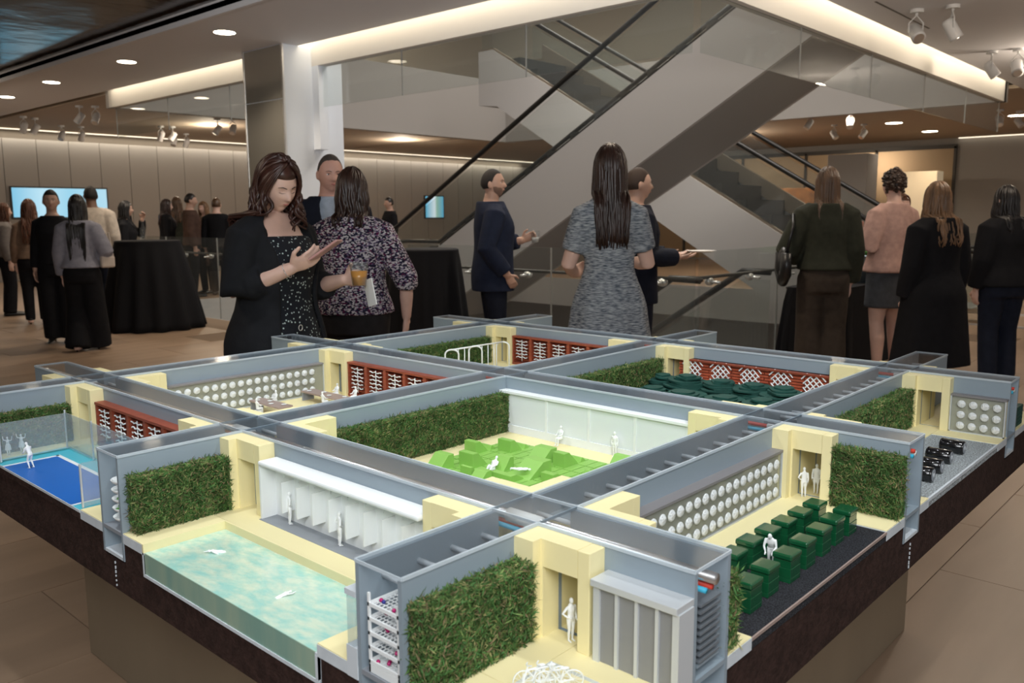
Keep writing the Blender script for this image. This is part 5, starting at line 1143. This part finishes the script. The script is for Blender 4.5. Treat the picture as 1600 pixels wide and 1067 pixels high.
# --- right edge
p = Person('woman in black top and dark jeans at the right edge of the photo', (6.66, .80), FW + 10, 1.575, 'f', 1.08, .008, 'fair', head=(0, -4, 0))
p.body(legs=False); p.top(M['black_soft'], .5, .84, .02, .97, 'sweater', sl_r=1.25); p.trousers(M['denim_dark'], .58, .008); p.hair(M['hair_black'], 'long', .77, 50, .012, 130, 1.09, .012, 19); p.shoes(M['shoe_black'])
# --- glass-holding guest behind the table
p = Person('auburn-haired guest in dark red holding a glass behind the black table', (8.0, 2.05), FW + 200, 1.55, 'f', 1.0, .009, 'fair'); mat('dark_red', (.09, .012, .015), .8); p.body(legs=False); p.top(M['dark_red'], .5, .84, .014, .95, 'top'); p.trousers(M['black_soft']); p.hair(M['hair_auburn'], 'bob', .80, 46, .014, 110, 1.10, .013, 23)
# --- left group
p = Person('woman in grey sweater and wide black trousers walking away with a white handbag', (2.454, 8.20), FW + 12, 1.58, 'f', .98, .008, 'fair', head=(0, 0, 0),
           legs={'R': [(.052, -.004, .50), (.060, .025, .275), (.055, .07, .050)], 'L': [(-.052, -.004, .50), (-.055, .05, .285), (-.05, -.03, .045)]},
           arms={'R': dict(e=(.155, -.01, .64), w=(.115, .055, .575), d=(-.3, .6, .3), n=(-.8, 0, .3), curl=.8)})
p.body(); p.top(M['sweater_grey'], .54, .842, .016, .96, 'sweater', sl_r=1.25, hem=.008); p.trousers(M['black_soft'], .60, .040, hemz=.02); p.hair(M['hair_black'], 'long', .60, 60, .006, 105, 1.08, .012, 27); p.shoes(M['shoe_black'], True)
q = p.T @ p.P((.16, -.01, .57)); mat('bag_cream', (.55, .48, .42), .5); t = thing('handbag', 'small cream shoulder handbag of the woman in the grey sweater', 'bag', tuple(q))
MB().box(q.x - .07, q.x + .07, q.y - .03, q.y + .03, q.z - .05, q.z + .07).build('pouch', M['bag_cream'], t, bevel=.02); MB().tube([(q.x - .06, q.y, q.z + .06), (q.x - .02, q.y, q.z + .30), (q.x + .03, q.y, q.z + .30), (q.x + .06, q.y, q.z + .06)], .008, 8).build('strap', M['bag_cream'], t)
p = Person('woman all in black with hair up, turned towards the camera at left', (2.50, 9.02), FW + 190, 1.65, 'f', .95, .009, 'tan', head=(-15, 0, 0)); p.body(legs=False); p.face(); p.top(M['black_soft'], .52, .835, .012, .96, 'top'); p.trousers(M['black_soft'], .6, .02); p.hair(M['hair_black_matte'], 'cap', vol=1.08, hairline=.50); p.shoes(M['shoe_black'], True)
m = MB(); m.ell(tuple(p.headw(Vector((0, -.075, .085)))), (.045, .045, .04)); p.fin(m, 'hair_bun', M['hair_black'])
p = Person('woman with long wavy red hair and tan top at far left', (2.955, 11.05), FW + 30, 1.58, 'f', 1.0, .010, 'fair'); p.body(); p.top(M['tan_top'], .53, .84, .014, .95, 'top'); p.trousers(M['black_soft']); p.hair(M['hair_auburn'], 'long', .66, 56, .022, 125, 1.12, .013, 31); p.shoes(M['shoe_black'], True)
p = Person('woman in grey top and black trousers cut off by the left edge', (3.05, 12.31), FW - 60, 1.55, 'f', 1.0, .010, 'fair'); p.body(legs=False); p.top(M['grey_top'], .53, .84, .016, .95, 'top', sl_r=1.2); p.trousers(M['black_soft'], .6, .02); p.hair(M['hair_auburn'], 'long', .72, 40, .012, 120, 1.08, .012, 33); p.shoes(M['shoe_black'])
p = Person('man in white shirt leaning at the black cocktail table', (3.62, 10.75), FW + 20, 1.76, 'm', .98, .009, 'dark', head=(-20, 4, 0), arms={'L': dict(e=(-.15, .02, .64), w=(-.09, .15, .63), d=(.2, .9, 0), n=(0, 0, -1), curl=.4)}); p.body(legs=False); p.top(M['shirt_white'], .5, .842, .014, .96, 'shirt', sl_r=1.15); p.trousers(M['navy_dark']); p.hair(M['hair_black_matte'], 'short', vol=1.05); p.shoes(M['shoe_black'])
p = Person('woman in black with shoulder-length dark hair drinking at the cocktail table', (4.22, 11.15), FW - 75, 1.575, 'f', .96, .010, 'tan', arms={'L': dict(e=(-.12, .11, .70), w=(-.04, .13, .84), d=(.2, .3, .8), n=(.8, -.3, 0), curl=.8)}); p.body(legs=False); p.top(M['black_soft'], .52, .84, .012, .96, 'top'); p.trousers(M['black_soft']); p.hair(M['hair_black'], 'long', .74, 44, .010, 118, 1.08, .012, 35); p.shoes(M['shoe_black'])
for k, (lb, xy, fc, H, sx, hr, hm, tp, sk) in enumerate((
        ('guest with long dark hair in black, leftmost of the far group', (6.02, 13.65), FW - 60, 1.66, 'f', 'long', 'hair_darkbrown', 'black_soft', 'fair'), ('guest with fair hair in dark green-grey, second in the far group', (6.63, 14.47), FW + 10, 1.72, 'f', 'bob', 'hair_lightbrown', 'olive_dark', 'fair'),
        ('dark-haired man in brown vest, tallest of the far group', (6.11, 12.95), FW - 70, 1.75, 'm', 'short', 'hair_black', 'brown_vest', 'tan'), ('guest in tan top facing right in the far group', (6.62, 13.45), FW + 160, 1.62, 'f', 'long', 'hair_blonde', 'tan_top', 'fair'),
        ('guest in black with fair short hair, rightmost of the far group', (6.60, 12.98), FW + 5, 1.68, 'm', 'short', 'hair_lightbrown', 'black_soft', 'fair'), ('lone man in black standing far off by the escalator foot', (10.56, 13.10), FW + 120, 1.74, 'm', 'short', 'hair_black', 'black_soft', 'tan'))):
    p = Person(lb, xy, fc, H, sx, 1.0, .012, sk, group='guests far off'); p.body(legs=False); p.top(M[tp], .5, .84, .014, .96, 'top'); p.trousers(M['black_soft']); p.hair(M[hm], hr, .74, 36, .012, 120, 1.07, .013, 41 + k); p.shoes(M['shoe_black'])
# ------------------------------------------------------------------ cloth-covered tables
def draped(label, x, y, r, h, rb_, nf=13):
    t = thing('cocktail_table', label, 'table', (x, y, 0)); rg_ = []; n = 96
    for (f, z) in ((0.02, h), (.96, h), (1.0, h - .006), (1.0, h - .02)): rg_.append([(x + r * f * math.cos(a), y + r * f * math.sin(a), z) for a in np.linspace(0, 2 * PI, n, endpoint=False)])
    for q in range(1, 13):
        f = q / 12; R_ = r + (rb_ - r) * f ** .9; z = (h - .02) * (1 - f) + .006 * f
        rg_.append([(x + (R_ * (1 + .075 * f ** .6 * math.sin(nf * a + .6 * math.sin(3 * a)))) * math.cos(a), y + (R_ * (1 + .075 * f ** .6 * math.sin(nf * a + .6 * math.sin(3 * a)))) * math.sin(a), z) for a in np.linspace(0, 2 * PI, n, endpoint=False)])
    MB().loft(rg_[::-1]).build('tablecloth', M['cloth_black'], t, smooth=True)
    MB().tube([(x, y, h - .03), (x, y, h - .008)], r * .98, 32).build('table_top', M['frame_dark'], t); MB().tube([(x, y, .01), (x, y, h - .03)], .03, 10).tube([(x, y, .0), (x, y, .02)], .25, 20).build('pedestal', M['frame_dark'], t)
draped('tall cocktail table under a floor-length black cloth at left', 3.75, 9.50, .38, 1.075, .60); draped('tall cocktail table under a black cloth behind the printed top', 4.12, 4.86, .31, 1.07, .42)
t = thing('buffet_table', 'long buffet table under a black floor-length cloth behind the standing women', 'table', (6.8, 2.15, 0)); rg_ = []
def rr(hu, hv, z, f): 
    P_ = []
    for q in range(80):
        a = 2 * PI * q / 80; c, s_ = math.cos(a), math.sin(a); e = .22; w_ = 1 + .05 * f * math.sin(24 * a)
        P_.append((6.85 + hu * w_ * math.copysign(abs(c) ** e, c), 2.12 + hv * w_ * math.copysign(abs(s_) ** e, s_), z))
    return P_
for (z, f) in ((.005, 1), (.3, .7), (.6, .3), (.735, 0)): rg_.append(rr(.80 + .07 * f, .24 + .05 * f, z, f))
MB().loft(rg_).build('tablecloth', M['cloth_black'], t, smooth=False); MB().box(6.07, 7.63, 1.9, 2.34, .72, .7345).build('table_top', M['frame_dark'], t)
mat('bucket_blue', (.20, .27, .33), .35, .3); t = thing('ice_bucket', 'blue-grey metal bucket with greenery on the buffet table', 'bucket', (6.95, 2.05, .737)); cc = Vector((6.95, 2.05, .737))
MB().loft([rg(.11, 0), rg(.13, .24), rg(.135, .245), rg(.12, .24), rg(.10, .01)]).build('pail', M['bucket_blue'], t, smooth=True); m = MB()
for q in range(40): a, r_ = random.uniform(0, 6.28), random.uniform(0, .11); m.ell((cc.x + r_ * math.cos(a), cc.y + r_ * math.sin(a), cc.z + .25 + random.uniform(0, .05)), (.035, .018, .010), Matrix.Rotation(a, 3, 'Z') @ Matrix.Rotation(.5, 3, 'Y'), 6, 4)
m.build('greenery', M['leaf'], t)
MB().tube([(3.6, 9.28, 1.08), (3.6, 9.28, 1.22), (3.6, 9.28, 1.26), (3.6, 9.28, 1.31)], [.033, .033, .014, .012], 14).build('water_bottle', M['cup_plastic'], smooth=True, lab=('clear bottle standing on the left cocktail table', 'bottle'))
# ------------------------------------------------------------------ white figurines in the model
FIG_H = 1.70; FS = .080 * S / FIG_H
def figurine(label, u, v, face, z=ZF, pose=None, tilt=None, scale=1.0):
    kw = dict(arms=pose.get('arms'), legs=pose.get('legs'), lean=pose.get('lean', 0), head=pose.get('head', (0, 0, 0))) if pose else {}
    x, y, zz = L(u, v, z)
    p = Person(label, (0, 0), 90, FIG_H, pose.get('sex', 'm') if pose else 'm', 1.0, .022, 'white_fig', name='figurine', cat='figurine', group='white figurines of the model', **kw)
    p.root.location = (0, 0, 0); b = p.body(); p.root.location = (x, y, zz)
    if pose and pose.get('skirt'): p.root.location = (0, 0, 0); p.skirt(M['white_fig'], .28, .62, .05); p.root.location = (x, y, zz)
    p.root.scale = (FS * scale,) * 3; p.root.rotation_euler = tilt if tilt else (0, 0, math.radians(face) - PI / 2)
    if tilt: p.root.rotation_euler = (tilt[0], tilt[1], math.radians(face) - PI / 2)
    b.name = 'figure_body'; return p
HIP = dict(arms={'R': dict(e=(.20, -.04, .66), w=(.10, .02, .57), d=(-.5, .5, -.3), n=(-1, 0, 0), curl=.4), 'L': dict(e=(-.20, -.04, .66), w=(-.10, .02, .57), d=(.5, .5, -.3), n=(1, 0, 0), curl=.4)})
SEAT = dict(lean=-.1, legs={'R': [(.05, 0, .50), (.055, .22, .50), (.055, .22, .27)], 'L': [(-.05, 0, .50), (-.055, .22, .50), (-.055, .22, .27)]}, arms={'R': dict(e=(.14, .06, .64), w=(.08, .18, .62), d=(0, 1, 0), n=(0, 0, -1)), 'L': dict(e=(-.14, .06, .64), w=(-.08, .18, .62), d=(0, 1, 0), n=(0, 0, -1))})
RECL = dict(lean=-.65, legs={'R': [(.05, 0, .50), (.06, .20, .56), (.06, .36, .48)], 'L': [(-.05, 0, .50), (-.06, .22, .50), (-.06, .42, .48)]}, arms={'R': dict(e=(.16, -.08, .64), w=(.16, -.02, .52), d=(0, 1, -.2), n=(0, 0, -1)), 'L': dict(e=(-.15, .05, .64), w=(-.08, .12, .56), d=(0, 1, 0), n=(0, 0, -1))})
WORK = dict(lean=.55, arms={'R': dict(e=(.14, .10, .66), w=(.08, .24, .64), d=(0, 1, 0), n=(0, 0, -1)), 'L': dict(e=(-.14, .10, .66), w=(-.08, .24, .64), d=(0, 1, 0), n=(0, 0, -1))})
PLAY = dict(lean=.35, legs={'R': [(.052, 0, .50), (.07, .06, .28), (.08, -.04, .045)], 'L': [(-.052, 0, .50), (-.07, .07, .28), (-.08, -.02, .045)]}, arms=WORK['arms'])
UP = dict(skirt=True, sex='f', arms={'R': dict(e=(.20, 0, .80), w=(.24, 0, .95), d=(.1, 0, 1), n=(0, 1, 0)), 'L': dict(e=(-.20, 0, .80), w=(-.24, 0, .95), d=(-.1, 0, 1), n=(0, 1, 0))})
SWIM = dict(arms={'R': dict(e=(.12, .05, .92), w=(.08, .08, 1.08), d=(0, 0, 1), n=(0, 1, 0)), 'L': dict(e=(-.16, .02, .66), w=(-.15, .06, .52), d=(0, 0, -1), n=(1, 0, 0))})
if True:
    figurine('white figurine with hand on hip in the doorway of the nearest corner court', -.078, -.150, FW + 215, pose=dict(arms={'R': HIP['arms']['R']}), z=ZF)
    figurine('white figurine with back turned in the beehive court doorway', .925, -.128, FW, pose=dict(arms={'L': HIP['arms']['L']})); figurine('white figurine facing out in the beehive court doorway', .975, -.140, FW + 150)
    figurine('white beekeeper figurine bending over the green beehives', .448, -.266, FW + 150, ZF - .004, pose=WORK, scale=1.12)
    figurine('white figurine with hands on hips at the washroom wall, left one', -.083, .700, -20, ZF + .001, pose=HIP); figurine('white figurine with hands on hips at the washroom wall, right one', -.085, .500, -20, ZF + .001, pose=HIP)
    figurine('white swimmer figurine in the upper part of the pool', -.232, .70, 150, -.2055, pose=SWIM, tilt=(-1.35, 0, 0), scale=.72); figurine('white swimmer figurine in the lower right part of the pool', -.318, .42, 345, -.2055, pose=SWIM, tilt=(-1.30, 0, 0), scale=.62)
    figurine('white tennis player figurine crouching on the blue court', -.325, 1.680, 110, ZF - .002, pose=PLAY)
    figurine('white figurine with raised arms behind the tennis fence, left one', -.325, 1.87, FW + 180, pose=UP, scale=.75); figurine('white figurine with raised arms behind the tennis fence, right one', -.285, 1.875, FW + 180, pose=UP, scale=.75)
    figurine('white figurine reclining against a lime block', .545, .628, 190, ZF - .030, pose=RECL, scale=1.0); figurine('white figurine lying on its back on the lime floor', .545, .560, 290, ZF + .024, tilt=(-1.5, 0, 0), scale=.78)
    figurine('white figurine in the doorway passage seen from the pool court', .000, .855, 180)
    for k, (u, v, fc, lb) in enumerate(((.472, 1.755, 0, 'white seated figurine at the near side of the left dining table'), (.595, 1.83, 180, 'white seated figurine at the far side of the left dining table'), (.835, 1.765, 180, 'white seated figurine at the far side of the right dining table'), (.705, 1.675, 0, 'white seated figurine at the near side of the right dining table'), (.845, 1.66, 180, 'white seated figurine at the near end of the right dining table'))):
        figurine(lb, u, v, fc, ZF - .012, pose=SEAT); 
        mb().box(u - .010, u + .010, v - .010, v + .010, ZF, ZF + .022).unitL().build('stool', M['tabletop' if k % 2 else 'white'], lab=('small block stool under the ' + lb.replace('white seated ', ''), 'stool', 'model stools'))
    figurine('white figurine seated before the second white window', .885, .655, 180, ZF - .012, pose=SEAT); figurine('white figurine standing before the third white window', .90, .455, 180)
